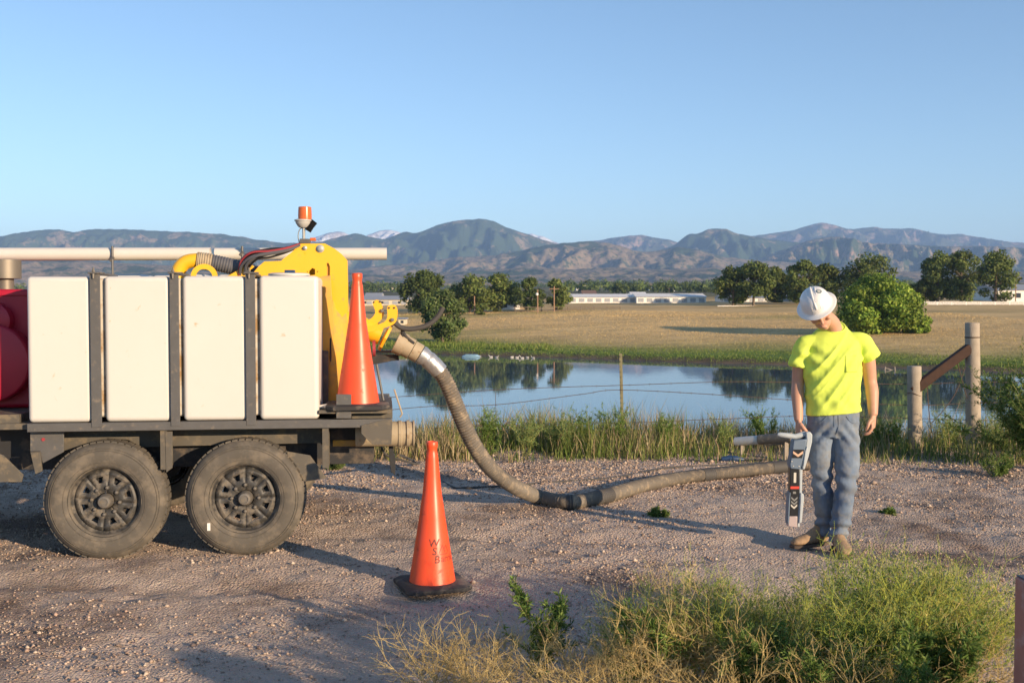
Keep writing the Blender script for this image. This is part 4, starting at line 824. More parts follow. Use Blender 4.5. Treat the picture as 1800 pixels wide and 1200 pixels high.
# ------------------------------------------------------------------ things lying by the bank
mb = MB(); pts = [G(*a_, .011) for a_ in ((690,790),(735,815),(790,853),(820,857),(880,854),(960,848),(1060,841),(1120,832),(1170,822),(1230,819),(1300,816),(1370,812))]
pts[0] = tw(705,800,.5); o_ = pts[4].copy(); o_.z = 0
cb = MB(); cb.tube([v-o_ for v in smooth_path(pts, 8)], .011, 8); cbo = cb.build('rubber_cable', mt['hosedark'], None); cbo.location = o_; tag(cbo, 'thin grey cable lying on the gravel behind the thick hose', 'cable')
q = G(1268, 812); e_ = empty('hand_tool', (q.x, q.y, 0)); tag(e_, 'dark blue and black hand tool lying on the gravel near the bank', 'tool')
mb = MB(); mb.tube([(0,0,.035),(.08,.0,.04),(.17,0,.036),(.24,0,.03)], [.022,.034,.032,.016], 12); mb.build('tool_body', mt['bluetarp'], e_)
mb = MB(); mb.tube([(.22,0,.03),(.4,.03,.022),(.56,.05,.014)], [.014,.011,.006], 8); mb.tube([(-.35,.05,.010),(-.15,.02,.016),(.02,0,.03)], .007, 6); mb.build('tool_lead', mt['black'], e_)
q0, q1 = G(1293, 776, .2), G(1392, 766, .24); q0.y = q1.y = 12.0; q0 = W(1293, 776, 11.7); q1 = W(1392, 768, 11.3); e_ = empty('grey_pipe', (q0.x, q0.y, 0)); tag(e_, 'pale grey plastic pipe lying in the bank weeds left of the worker', 'pipe')
off = Vector((q0.x, q0.y, 0)); d_ = (q1-q0)
mb = MB(); mb.lathe([(.05,0),(.05,d_.length*.42),(.044,d_.length*.42),(.044,0)], o=q0-off, d=d_, seg=20, closed=True); mb.build('pipe_wall', mt['pvc'], e_)
n_ = 24; mb = MB(); mb.tube([q0-off+d_*(.42+.58*k/n_) for k in range(n_+1)], [.053+.004*(k % 2) for k in range(n_+1)], 16); mb.tube([q0-off+d_*.55-Vector((0,0,.055)), q0-off+d_*1.15-Vector((0,0,.05))], .02, 8); mb.build('pipe_sleeve', mt['hose'], e_)
for k in (0.12, 0.9):
    v = q0-off+d_*k; mb = MB(); mb.box(v.x-.02, v.x+.02, v.y-.03, v.y+.03, -.15, v.z-.045); mb.build('pipe_block', mt['wood'], e_)

# ------------------------------------------------------------------ wire fence at the bank
FY = 12.35
fq = W(1710, 790, FY); fence = empty('wire_fence', (fq.x, FY, 0)); tag(fence, 'barbed wire fence along the bank with round wooden posts and a steel post', 'fence'); fo = Vector((fq.x, FY, 0))
def fw(px, py, y=FY): return W(px, py, y)-fo
def post(a_, b_t, b_b, r_, y=FY):
    t_ = fw(a_, b_t, y); b_ = fw(a_+4, b_b, y); b_.z = -.5; mb = MB(); n_ = 9
    mb.tube([b_.lerp(t_, k/n_) for k in range(n_)]+[t_-Vector((0,0,.006)), t_], [r_*(1.03-.05*k/n_+.015*math.sin(k*2.1)) for k in range(n_)]+[r_*.97, r_*.90], 22); return mb.build('post', mt['wood'], fence, smooth=50)
p1_ = post(1709, 567, 785, .083); p2_ = post(1607, 643, 745, .082)
p1_['label'] = 'tall round weathered fence post'; p2_['label'] = 'short round weathered fence post'
a_, b_ = fw(1603, 688, FY-.02), fw(1705, 611, FY-.02); d_ = b_-a_; mb = MB(); u = Vector((0,1,0)); w_ = d_.normalized().cross(u)
mb.loft([[c_+u*sx*.05+w_*sz_*.055 for sx, sz_ in ((-1,-1),(1,-1),(1,1),(-1,1))] for c_ in (a_, a_+d_*.5+w_*.004, b_)]); br = mb.build('brace', mt['woodred'], fence, bevel=.012, bseg=3); br['label'] = 'red brown diagonal timber brace'
# steel post
t_ = fw(1091, 621, 12.5); b_ = fw(1097, 745, 12.5); b_.z = -.6; dv = (t_-b_)
mb = MB(); mb.prism([(-.024,-.003),(.024,-.003),(.024,.003),(-.024,.003)], 0, 1); mb = MB()
for (x0, x1, y0, y1) in ((-.018,.018,-.004,.004),(-.004,.004,.0042,.03)):
    mb.loft([[c_+Vector((x, y, 0)) for x, y in ((x0,y0),(x1,y0),(x1,y1),(x0,y1))] for c_ in (b_, t_)])
for k in range(22):
    c_ = t_-dv*(.02+k*.036); mb.box(c_.x-.008, c_.x+.008, c_.y-.012, c_.y-.0045, c_.z-.008, c_.z+.008)
tp = mb.build('steel_post', mt['tpost'], fence, smooth=0)
strands = [[(560,705),(700,697),(838,687),(960,681),(1091,677),(1269,671),(1400,672),(1607,675),(1709,671),(1830,673)],
           [(560,735),(740,715),(872,711),(1020,693),(1091,685),(1269,694),(1400,703),(1607,712),(1709,708),(1830,706)],
           [(560,765),(740,753),(891,747),(1091,743),(1269,736),(1420,731),(1607,735),(1709,738),(1830,740)]]
rb = random.Random(5)
for st_ in strands:
    P_ = smooth_path([fw(a_, b_, FY+.02+(.12 if a_ < 1200 else 0)) for a_, b_ in st_], 10); mb = MB(); mb.tube(P_, .0038, 5)
    L_ = 0
    for i in range(1, len(P_)):
        sg = (P_[i]-P_[i-1]); L_ += sg.length
        if L_ > .13:
            L_ = 0; c_ = P_[i]
            for ang_ in (rb.uniform(0, 3), rb.uniform(0, 3)): v = Vector((.004, math.cos(ang_), math.sin(ang_)))*.017; mb.tube([c_-v, c_+v], .0022, 4)
    mb.build('barbed_wire', mt['wire'], fence, smooth=0)
for pts in ([(1683,636),(1692,672),(1700,700)], [(1697,645),(1680,690),(1655,725),(1635,745)], [(1630,680),(1632,712),(1637,760)], [(871,690),(872,740)]):
    mb = MB(); mb.tube(smooth_path([fw(a_, b_, FY-.03+(.16 if a_ < 1200 else 0)) for a_, b_ in pts], 5), .005 if pts[0][0] > 1000 else .003, 6); mb.build('tie_wire', mt['wire'], fence)
mb = MB()
for zz in (.0, .02):
    c_ = fw(1709, 592+zz*60, FY); mb.tube([c_+Vector((.085*math.cos(a2), .085*math.sin(a2), 0)) for a2 in np.linspace(0, 2*math.pi, 22)], .003, 5)
c_ = fw(1606, 692, FY); mb.tube([c_+Vector((.087*math.cos(a2), .087*math.sin(a2), .02*math.sin(a2*2))) for a2 in np.linspace(0, 2*math.pi, 22)], .004, 5); mb.build('wire_wrap', mt['wire'], fence)
# faded red steel post in the right foreground
q = W(1795, 1200, 3.6); e_ = empty('steel_bollard', (q.x+.045, 3.6, 0)); tag(e_, 'faded red square steel post at the lower right edge', 'post'); zt = W(1795, 1018, 3.6).z
mb = MB(); mb.box(-.05, .05, -.05, .05, -.3, zt); mb.build('post_tube', mt['pinkpost'], e_, bevel=.008, bseg=3)
mb = MB(); mb.box(-.046, .046, -.046, .046, zt+.0005, zt+.006); mb.build('post_cap', mt['bluehose'], e_, bevel=.003)

# ------------------------------------------------------------------ vegetation
def gh(x, y): return float(ground_h(np.array([x]), np.array([y]))[0]) if y > 12.2 else 0.0
def leaf_cloud(centres, radii, n, size, rs, pal, squash=.8, jit=.35, up=.3):
    """n leaf-sized faces spread through clumps; returns V, F(quads), C"""
    k = rs.choice(len(centres), n, p=(radii**2.2)/(radii**2.2).sum())
    d = rs.normal(size=(n, 3)); d /= np.linalg.norm(d, axis=1)[:, None]; rr = rs.rand(n)**.38
    P_ = centres[k] + d*radii[k][:, None]*rr[:, None]*np.array([1, 1, squash])
    nrm = d + rs.normal(size=(n, 3))*.7 + np.array([0, 0, up]); nrm /= np.linalg.norm(nrm, axis=1)[:, None]
    u = np.cross(nrm, rs.normal(size=(n, 3))); u /= np.linalg.norm(u, axis=1)[:, None]; w = np.cross(nrm, u)
    s = size*rs.uniform(.55, 1.35, n)[:, None]
    V = np.stack([P_-u*s, P_-w*s*.55, P_+u*s, P_+w*s*.55], 1).reshape(-1, 3); F = np.arange(4*n).reshape(n, 4)
    tone = pal[rs.randint(0, len(pal), n)]*rs.uniform(.75, 1.25, (n, 1)); clump = rs.uniform(.8, 1.22, len(centres))[k][:, None]
    return V, F, np.repeat(tone*clump**1.6, 4, 0)
PAL_DK = np.array([[.075,.11,.03],[.105,.14,.035],[.08,.115,.04],[.135,.165,.045]]); PAL_MD = np.array([[.13,.175,.04],[.17,.21,.05],[.11,.15,.04],[.21,.23,.065]])
PAL_LT = np.array([[.12,.17,.05],[.15,.20,.06],[.09,.14,.04],[.17,.20,.08]]); PAL_PINE = np.array([[.19,.29,.04],[.27,.38,.055],[.10,.17,.03],[.34,.41,.075]])
def tree(name, px, top, base, wpx, D, label, pal, seed, group=None, n=2600, lobes=16, trunk=.25, size=.22, low=.12, shape=1.0):
    rs = np.random.RandomState(seed); b_ = W(px, base, D); z0 = gh(b_.x, D); zt = W(px, top, D).z; H = max(zt-z0, 1.0); Rw = wpx*D/F_PX/2
    o = empty(name, (b_.x, D, z0)); o.rotation_euler = (0, 0, rs.rand()*6)
    mb = MB(); tr = max(.06, H*.022); mb.tube([(0,0,-.3),(rs.normal()*.1,rs.normal()*.1,H*.3),(rs.normal()*.2,rs.normal()*.2,H*.62)], [tr*1.3, tr, tr*.35], 8)
    for k in range(6):
        a_ = k*1.05+rs.rand(); z1 = H*(trunk+.08*k*.6); mb.tube([(0,0,z1),(Rw*.3*math.cos(a_),Rw*.3*math.sin(a_),z1+H*.14),(Rw*.62*math.cos(a_),Rw*.62*math.sin(a_),z1+H*.26)], [tr*.5,tr*.3,tr*.1], 6)
    mb.build('trunk', mt['bark'], o)
    lobes = int(lobes*1.9); cz = rs.uniform(low, .90, lobes); ang_ = rs.rand(lobes)*6.28; prof_ = np.sin(np.clip((cz-low+.12)/(1.05-low), 0, 1)*math.pi)**.55*shape
    cr = rs.uniform(.17, .36, lobes)*min(Rw, H*.6)*1.15; rad_ = np.clip(Rw*prof_-cr*.6, 0, None)*rs.rand(lobes)**.45
    C_ = np.stack([rad_*np.cos(ang_), rad_*np.sin(ang_), cz*H], -1); C_[:, 2] = np.minimum(C_[:, 2], H-cr*.75)
    V, F, cc = leaf_cloud(C_, cr, int(n*2.0), size*1.1, rs, pal); np_mesh('crown', V, F, mt['leaf'], o, col=cc)
    tag(o, label, 'tree', group); return o
TB = 'trees beyond the pond'
tree('cottonwood_tree', 745, 474, 548, 92, 178, 'dark broad tree behind the pale olive tree, left of the pond', PAL_DK, 1, TB, 3600, 20, size=.24)
tree('cottonwood_tree', 826, 480, 549, 98, 182, 'green spreading tree right behind the short wooden pole', PAL_MD, 2, TB, 3000, 18)
tree('cottonwood_tree', 872, 478, 549, 98, 184, 'broad green tree, right half of the pair left of the gap with a white house', PAL_MD, 3, TB, 3000, 18)
tree('round_tree', 934, 487, 547, 66, 180, 'dark rounded tree beside the tall utility pole', PAL_DK, 4, TB, 2200, 14, size=.2)
tree('round_tree', 978, 489, 546, 58, 182, 'lighter green tree just right of the tall utility pole', PAL_MD, 5, TB, 2000, 14, size=.2)
tree('olive_tree', 778, 508, 601, 88, 116, 'pale olive tree standing on the far shore left of the field', PAL_LT, 6, TB, 5200, 24, size=.15, low=.05)
tree('shrub', 850, 533, 551, 36, 170, 'low green shrub at the foot of the broad trees', PAL_MD, 7, TB, 700, 8, size=.18, low=.05)
rt = [(1288,461,533,58,'leftmost tall tree of the row right of the white barns'),(1324,455,533,64,'second tall tree of the row right of the white barns'),(1362,468,534,50,'thin tree between the leftmost pair and the trees behind the hard hat'),
      (1408,455,533,58,'tall tree just left of the white hard hat'),(1452,462,533,54,'tall tree just right of the white hard hat'),(1525,443,532,92,'broad tall tree rising behind the bright pine'),
      (1627,490,530,52,'low dark tree at the right edge of the bright pine'),(1648,440,529,66,'left one of the tall pair above the white fence'),(1690,437,528,70,'right one of the tall pair above the white fence'),(1750,437,529,66,'rightmost tall tree beside the white barn')]
for i, (a_, t_, b_, w_, lb) in enumerate(rt): tree('cottonwood_tree', a_, t_, b_, w_*1.22, 192+rb.uniform(-6, 8), lb, (PAL_DK+PAL_MD)/2 if i % 2 else PAL_MD*.9, 20+i, TB, 2600, 17, trunk=.28, size=.24, low=.10)
tree('pine_tree', 1545, 480, 589, 150, 110, 'bright bushy green pine on the far bank behind the worker', PAL_PINE, 41, None, 15000, 46, size=.15, low=.03, shape=1.05)
tree('shrub', 1612, 545, 590, 62, 109, 'small bright green bush at the right foot of the pine', PAL_PINE, 42, None, 3000, 14, size=.14, low=.03)
for i, (a_, t_, b_, w_, lb) in enumerate(((1088,497,526,34,'left of the small white house'),(1120,503,527,30,'right behind the small white house'),(1176,498,527,32,'above the middle of the second long barn'),(1205,503,527,30,'above the right half of the second long barn'),(1240,504,526,40,'above the right end of the second long barn'),(1040,504,526,26,'above the cream house with brown roof'),(1660,507,529,36,'under the tall pair right of the pine'))):
    tree('distant_tree', a_, t_, b_, w_, 430+10*i, 'small distant tree on the plain '+lb, PAL_DK*1.2, 60+i, 'small distant trees', 500, 9, size=.5, low=.1)
# wooded belts on the plain, one mass
rs = np.random.RandomState(9); cs_ = []; rd_ = []
for (x0, x1, D, yb, h_) in ((560,735,620,512,9),(990,1290,520,520,7),(990,1300,900,510,9),(1560,1900,560,522,7),(-200,560,700,508,9),(1300,1600,800,511,9),(640,1000,1300,503,10)):
    for k in range(int((x1-x0)/4)):
        a_ = rs.uniform(x0, x1); dd = D*rs.uniform(.93, 1.08); q = W(a_, yb, dd); z = gh(q.x, dd); r_ = h_*rs.uniform(.25, .5); cs_.append((q.x, dd, z+r_*.8)); rd_.append(r_)
V, F, cc = leaf_cloud(np.array(cs_), np.array(rd_), 26000, 1.0, rs, PAL_DK*1.15); tag(np_mesh('distant_woods', V, F, mt['leaf'], col=cc), 'belts of dark trees across the distant plain', 'woods', kind='stuff')

# grass: blades in one mesh
def blades(P_, h, w, lean, rs, pal, seg=2):
    n = len(P_); a_ = rs.rand(n)*6.28; d = np.stack([np.cos(a_), np.sin(a_), a_*0], -1); ln = lean*rs.rand(n)[:, None]
    b_ = rs.rand(n)*6.28; u = np.stack([np.cos(b_), np.sin(b_), b_*0], -1)*w[:, None]; up = np.array([0, 0, 1.])
    p1 = P_ + up*(h*.55)[:, None] + d*ln*(h*.3)[:, None]; p2 = P_ + up*h[:, None] + d*ln*(h*.9)[:, None]
    V = np.stack([P_-u, P_+u, p1-u*.7, p1+u*.7, p2], 1).reshape(-1, 3); k = np.arange(n)[:, None]*5
    F = np.concatenate([k+np.array([[0,1,3]]), k+np.array([[0,3,2]]), k+np.array([[2,3,4]])], 0)
    return V, F, np.repeat(pal[rs.randint(0, len(pal), n)]*rs.uniform(.75, 1.2, (n, 1)), 5, 0)
PAL_DRY = np.array([[.42,.33,.18],[.36,.28,.15],[.48,.39,.24],[.40,.27,.17],[.30,.27,.10]]); PAL_GRN = np.array([[.14,.20,.04],[.18,.24,.05],[.11,.16,.035],[.24,.27,.075],[.29,.29,.10]])
rs = np.random.RandomState(11); n = 85000
gx = rs.uniform(-5.5, 9.5, n); gy = 11.15 + rs.rand(n)**1.2*3.6 - .05*np.clip(gx, 0, 9) + .25*noise2(gx*1.2, gx*0)
dn = fbm(gx*.9, gy*.9, 3); keep = rs.rand(n) < np.clip(.62+dn*1.2, .1, 1)*sstep(0, .5, gy-11.1+.05*np.clip(gx, 0, 9)+.2*dn)
gx, gy, dn = gx[keep], gy[keep], dn[keep]; dry = (rs.rand(len(gx)) < np.clip(.36+1.0*fbm(gx*.55+7, gy*.5, 2)+.22*(gy > 12.6), .06, .9))
gz_ = np.where(gy < 12.2, 0, ground_h(gx, gy)); hh = (.07+.27*rs.rand(len(gx))**1.6)*(1+1.1*dn)*np.where(gy > 12.3, 1.25, 1.0)*np.clip(.45+(gy-11.0)*.7, .4, 1)
P_ = np.stack([gx, gy, gz_-.01], -1)
for nm, mk, pal, lb in (('dry_grass', dry, PAL_DRY, 'dry straw coloured grass along the bank'), ('green_grass', ~dry, PAL_GRN, 'green grass along the bank')):
    V, F, cc = blades(P_[mk], hh[mk]*(1.1 if nm == 'dry_grass' else 1), .0035+.003*rs.rand(mk.sum()), .7, rs, pal); tag(np_mesh(nm, V, F, mt['grass'], col=cc), lb, 'grass', kind='stuff')
# far-shore reeds and tufts
n = 24000; gx = rs.uniform(-28, 48, n); sy = shore(gx); gy = sy + .3 + rs.rand(n)**1.6*9; V, F, cc = blades(np.stack([gx, gy, ground_h(gx, gy)-.05], -1), .05+.16*rs.rand(n)*np.where((gx < 4) & (gy-sy > 2.5), 3.0, .8), .025+.03*rs.rand(n), .9, rs, np.array([[.14,.21,.035],[.19,.26,.05],[.13,.18,.035],[.26,.28,.08]]))
tag(np_mesh('shore_reeds', V, F, mt['grass'], col=cc), 'bright green reeds and grass along the far shore', 'reeds', kind='stuff')
n = 120000; gx = rs.uniform(-22, 60, n); s2 = 5+rs.rand(n)*78; gy = shore(gx)+s2; V, F, cc = blades(np.stack([gx, gy, ground_h(gx, gy)-.04], -1), .06+.08*rs.rand(n)**2, .03+.025*rs.rand(n), .8, rs, np.array([[.62,.44,.21],[.59,.42,.195],[.60,.44,.21]]))
gb = np.clip(1.25*np.exp(-(s2-5)/10)+.5*sstep(.1, .4, fbm(gx*.018+9, gy*.05, 3))+.15*noise2(gx*.3, gy*.3), 0, 1)[:, None]; cc = cc*(1-np.repeat(gb, 5, 0)) + np.array([.20,.24,.06])*np.repeat(gb, 5, 0)
tag(np_mesh('field_grass', V, F, mt['grass'], col=cc), 'dry tufted grass over the far field', 'grass', kind='stuff')

# branching weeds
def weed(name, loc, h, spread, n_stem, label, cat='plant', stem=(.40,.36,.14), pal=PAL_GRN, leaves=10, leaf=.03, seed=0, group=None, fork=4, thick=.0022, depth=2, lean=(0,0), stempal=None):
    rs = np.random.RandomState(seed); o = empty(name, loc); SV, SF, SC = [], [], []; LV = []; LC = []
    def ribbon(p, q, r):
        d = q-p; u = np.cross(d, rs.normal(size=3)); u /= np.linalg.norm(u)+1e-9; w = np.cross(d, u); w /= np.linalg.norm(w)+1e-9; b_ = len(SV)
        for c_, rr_ in ((p, r), (q, r*.7)):
            for k in range(3): a_ = k*2.094; SV.append(c_+(u*math.cos(a_)+w*math.sin(a_))*rr_)
        for k in range(3): SF.append((b_+k, b_+(k+1) % 3, b_+3+(k+1) % 3, b_+3+k))
    sp = stempal if stempal is not None else np.array([stem])
    def lf(p, d, s):
        d = d/(np.linalg.norm(d)+1e-9); u = np.cross(d, rs.normal(size=3)); u /= np.linalg.norm(u)+1e-9
        LV.extend([p, p+d*s*.5+u*s*.10, p+d*s, p+d*s*.5-u*s*.10]); LC.append(pal[rs.randint(len(pal))]*rs.uniform(.7, 1.25))
    def grow(p, d, ln, r, lvl, c_):
        ns_ = 5 if lvl == 0 else 3
        for i in range(ns_):
            d = d + rs.normal(size=3)*.14 + np.array([0, 0, .03]); d /= np.linalg.norm(d); q = p+d*ln/ns_; m0 = len(SV); ribbon(p, q, r*(1-.12*i)); SC.extend([c_]*(len(SV)-m0))
            if lvl < depth and (i > 0 or lvl > 0):
                for _ in range(fork if lvl == 0 else 2):
                    if rs.rand() < .75: dd = d*.75 + rs.normal(size=3)*.5; dd[2] = abs(dd[2])*.8+.1; grow(q, dd/np.linalg.norm(dd), ln*rs.uniform(.28, .5), r*.6, lvl+1, c_)
            for _ in range(leaves if lvl < 2 else max(1, leaves//2) if leaves else 0):
                t_ = rs.rand(); dd = d*.4+rs.normal(size=3)*.7; dd[2] += .25; lf(p*(1-t_)+q*t_, dd, leaf*rs.uniform(.6, 1.3)*(1-.12*i))
            p = q
    for k in range(n_stem):
        a_ = rs.rand()*6.28; t_ = spread*rs.rand()**.6; d = np.array([math.cos(a_)*t_+lean[0], math.sin(a_)*t_+lean[1], 1.0]); d /= np.linalg.norm(d)
        grow(np.array([math.cos(a_)*.03*rs.rand(), math.sin(a_)*.03*rs.rand(), -.01]), d, h*rs.uniform(.65, 1.0), thick, 0, sp[rs.randint(len(sp))]*rs.uniform(.8, 1.2))
    np_mesh('stems', np.array(SV), np.array(SF), mt['grass'], o, col=np.array(SC))
    if LV: np_mesh('leaves', np.array(LV), np.arange(len(LV)).reshape(-1, 4), mt['leaf'], o, col=np.repeat(np.array(LC), 4, 0))
    tag(o, label, cat, group); return o
STRAW = np.array([[.66,.50,.22],[.56,.42,.18],[.72,.57,.27]]); YGR = np.array([[.58,.60,.12],[.46,.54,.09],[.64,.60,.17]]); PAL_RAG = np.array([[.10,.17,.035],[.14,.22,.045],[.08,.13,.03],[.19,.25,.07]])
FG = 'weeds in the right foreground'
def fgp(px, D): return (W(px, 1000, D).x, D, 0)
LEAFYG = PAL_LT*1.5
protos = {'feathery_weed': [weed('feathery_weed', (0,0,0), .42, .75, 26, '', stempal=np.concatenate([YGR, YGR, STRAW[:1]])*1.15, leaves=1, leaf=.022, pal=LEAFYG, seed=7+k, fork=4, thick=.0021) for k in range(2)],
          'dry_weed': [weed('dry_weed', (0,0,0), .36, .9, 14, '', stempal=STRAW, leaves=0, seed=1+k, fork=3, thick=.0027) for k in range(2)],
          'ragweed': [weed('ragweed', (0,0,0), .36, .32, 4, '', pal=PAL_RAG*1.1, leaves=20, leaf=.042, seed=3+k, fork=3, thick=.0028, depth=1) for k in range(2)]}
FGL = [('ragweed',945,4.70,1.0,'single upright leafy green weed left of the foreground clump'),('ragweed',1085,4.50,1.0,'leafy green weed at the bottom centre, next right of the single upright one'),('ragweed',1330,4.3,.85,None),('dry_weed',1080,4.15,.9,None),('dry_weed',1430,4.15,1.0,None),('dry_weed',1520,4.05,.95,None),('dry_weed',1270,4.15,1.0,None),
  ('ragweed',1380,4.25,.95,None),('ragweed',1450,4.0,.85,None),('ragweed',1520,4.2,1.0,None),('ragweed',1590,4.0,.95,None),('ragweed',1650,4.35,1.05,None),('ragweed',1705,4.2,.9,'green leafy weed just left of the faded red post'),
  ('dry_weed',760,4.45,.9,'sparse straw coloured weed farthest left at the bottom edge'),('dry_weed',800,4.3,.8,None),('dry_weed',905,4.45,.8,None),('dry_weed',1040,4.5,.85,None),('feathery_weed',1120,4.6,.8,None),('feathery_weed',1700,4.7,.9,None),('dry_weed',850,4.35,.85,'straw coloured dry weed left of the single upright leafy weed'),('dry_weed',1000,4.3,.85,'straw coloured dry weed between the two leafy weeds at bottom centre'),
  ('dry_weed',1140,4.5,1.15,None),('dry_weed',1190,4.35,1.2,None),('dry_weed',1230,4.6,1.25,None),('dry_weed',1290,4.5,1.1,None),('dry_weed',1350,4.3,1.0,None),('dry_weed',1600,4.2,.9,None),('dry_weed',1715,4.35,.95,'straw coloured dry weed at the foot of the faded red post'),
  ('feathery_weed',1210,4.7,.95,None),('feathery_weed',1270,4.55,.95,None),('feathery_weed',1330,4.6,.88,None),('feathery_weed',1395,4.5,.85,None),('feathery_weed',1455,4.6,.92,None),('feathery_weed',1530,4.6,1.2,'tallest yellow green feathery weed in the right foreground'),
  ('feathery_weed',1580,4.75,1.1,None),('feathery_weed',1615,4.65,1.1,None),('feathery_weed',1660,4.75,1.0,None),('feathery_weed',1480,4.35,.95,None),('feathery_weed',1560,4.35,.9,None),('feathery_weed',1360,4.4,.9,None)]
GEN = {'ragweed': 'dark green leafy weed low in the dense foreground clump', 'dry_weed': 'straw coloured branching dry weed amid the foreground weeds', 'feathery_weed': 'yellow green feathery weed amid the dense foreground clump'}
used_p = set()
for k, (kd, px, D, sc_, lb) in enumerate(FGL):
    pr_ = protos[kd][k % 2]
    if (kd, k % 2) in used_p: o = copy_tree(pr_, None)
    else: o = pr_; used_p.add((kd, k % 2))
    o.location = fgp(px, D); o.scale = (sc_,)*3; o.rotation_euler = (0, 0, k*1.7); tag(o, lb or GEN[kd], 'plant', FG)
# weeds along the bank
BW = 'weeds along the bank'
for i, (px, yb, h_, sp_, kind, lb) in enumerate(((640,812,.55,.35,0,'green bank weed seen under the rear of the trailer'),(865,806,.75,.35,0,'tall green weed right behind the hanging hose'),(925,808,.62,.4,1,'yellow green weed between the hose and the steel post'),
      (985,806,.60,.4,1,'yellow green weed left of the steel post'),(1020,800,.72,.35,0,'tall dark green weed left of the steel post'),(1075,799,.66,.35,0,'dark green weed at the foot of the steel post'),(1170,797,.55,.4,0,'green weed right of the steel post'),
      (1265,796,.5,.5,1,'yellowish weed near the left end of the grey pipe'),(1345,790,.62,.35,0,'green weed above the middle of the grey pipe'),(1560,796,.5,.45,0,'green weed left of the short fence post'),(1660,797,.62,.5,1,'brownish weed between the two wooden posts'),
      (1740,798,.6,.5,1,'yellow green weed right of the tall fence post'))):
    q = G(px, yb-6); weed('bank_weed', (q.x, q.y, 0), h_*.66, sp_*1.2, 9, lb, pal=PAL_RAG*1.35 if kind == 0 else PAL_LT*1.7, stem=(.20,.24,.07) if kind == 0 else (.42,.40,.14), leaves=9 if kind == 0 else 7, leaf=.04 if kind == 0 else .035, seed=30+i, group=BW, thick=.0035, depth=1, fork=3)
q = G(1800, 826); weed('bank_bush', (q.x+.15, q.y, 0), .95, .75, 30, 'dense dark green bush at the right edge beside the tall post', pal=PAL_RAG, leaves=16, leaf=.06, seed=50, thick=.004, depth=1, fork=4)
q = G(1750, 838); weed('gravel_weed', (q.x, q.y, .0), .22, 1.0, 14, 'low green weed on the gravel below the right bush', pal=PAL_RAG*1.2, leaves=7, leaf=.035, seed=51, depth=1, fork=3)
q = G(1155, 908); weed('gravel_weed', (q.x, q.y, .0), .07, 1.6, 12, 'tiny green weed growing in the open gravel below the hose', pal=PAL_RAG, leaves=8, leaf=.03, seed=52, depth=1, fork=2)
q = G(1560, 905); weed('gravel_weed', (q.x, q.y, .0), .06, 1.8, 14, 'flat green weed on the gravel right of the worker', pal=PAL_RAG*1.2, leaves=7, leaf=.025, seed=53, depth=1, fork=2)
q = G(588, 826); weed('gravel_weed', (q.x, q.y, .0), .12, 1.4, 14, 'small green weed on the gravel behind the right wheel', pal=PAL_LT*1.2, leaves=8, leaf=.03, seed=54, depth=1, fork=3)
# unseen clumps added right of the camera to shade the foreground in streaks
for i, (x, y, h_) in enumerate(((3.05,1.02,1.3),(1.95,.0,1.5),(2.39,.33,1.35),(2.80,.72,1.45),(3.36,1.34,1.5),(2.3,3.1,.66),(2.6,3.3,.5),(4.6,-.3,1.6))):
    rs = np.random.RandomState(80+i); o = empty('brush', (x, y, 0)); C_ = np.stack([rs.normal(size=14)*.075, rs.normal(size=14)*.075, rs.uniform(.15, max(.3, h_-.2), 14)], -1)
    V, F, cc = leaf_cloud(C_, rs.uniform(.07, .15, 14), 2600, .042, rs, PAL_MD); np_mesh('leaves', V, F, mt['leaf'], o, col=cc)
    mb = MB(); [mb.tube([(0,0,-.05), tuple(C_[k]*.5), tuple(C_[k])], [.02,.012,.005], 5) for k in range(14)]; mb.build('stems', mt['bark'], o); tag(o, ['leafy brush clump third in the row','leafy brush clump right beside the camera','leafy brush clump next to the one by the camera','leafy brush clump second from the camera','tallest leafy brush clump in the row','low leafy brush clump ahead of the row','lowest leafy brush clump nearest the red post','leafy brush clump set back behind the row'][i], 'shrub', 'brush right of the camera')

# ------------------------------------------------------------------ far buildings, poles, geese
def house(name, px, yb, wpx, hpx, D, label, wall, roof, depth=8, group=None, roofh=.4, windows=2, zoff=0):
    c_ = W(px, yb, D); z = gh(c_.x, D)-.1; w = wpx*D/F_PX; h = hpx*D/F_PX; o = empty(name, (c_.x, D, z)); hw = h*(1-roofh)
    mb = MB(); mb.box(-w/2, w/2, 0, depth, -3, hw); mb.build('wall', mt[wall], o)
    mb = MB(); mb.add([(-w/2-.2,-.3,hw-.02),(w/2+.2,-.3,hw-.02),(w/2+.2,depth+.3,hw-.02),(-w/2-.2,depth+.3,hw-.02),(-w/2-.2,depth/2,h),(w/2+.2,depth/2,h)], [(0,1,5,4),(3,4,5,2),(0,4,3),(1,2,5),(0,3,2,1)]); mb.build('roof', mt[roof], o, smooth=0)
    for k in range(windows):
        x = -w/2+w*(k+.5)/windows; mb = MB(); s_ = min(w/windows*.22, hw*.2); mb.box(x-s_, x+s_, -.06, .02, hw*.35, hw*.35+s_*2); mb.build('window', mt['glass'], o)
    if name == 'long_barn':
        nb = max(3, int(w/1.6))
        for k in range(nb): x = -w/2+w*(k+.5)/nb; mb = MB(); mb.box(x-.55, x+.55, -.05, .02, hw*.22, hw*.78); mb.build('bay_opening', mt['roofgrey'], o)  # grey panels on the wall stand for the shade inside open bays
    tag(o, label, 'building', group); return o
house('long_barn', 1060, 543, 120, 17, 215, 'long white livestock barn right of the trees across the pond', 'whitewall', 'whitewall', 10, windows=0, roofh=.35)
house('long_barn', 1180, 544, 122, 18, 212, 'second long white barn, just left of the tall tree row', 'whitewall', 'whitewall', 10, windows=0, roofh=.35)
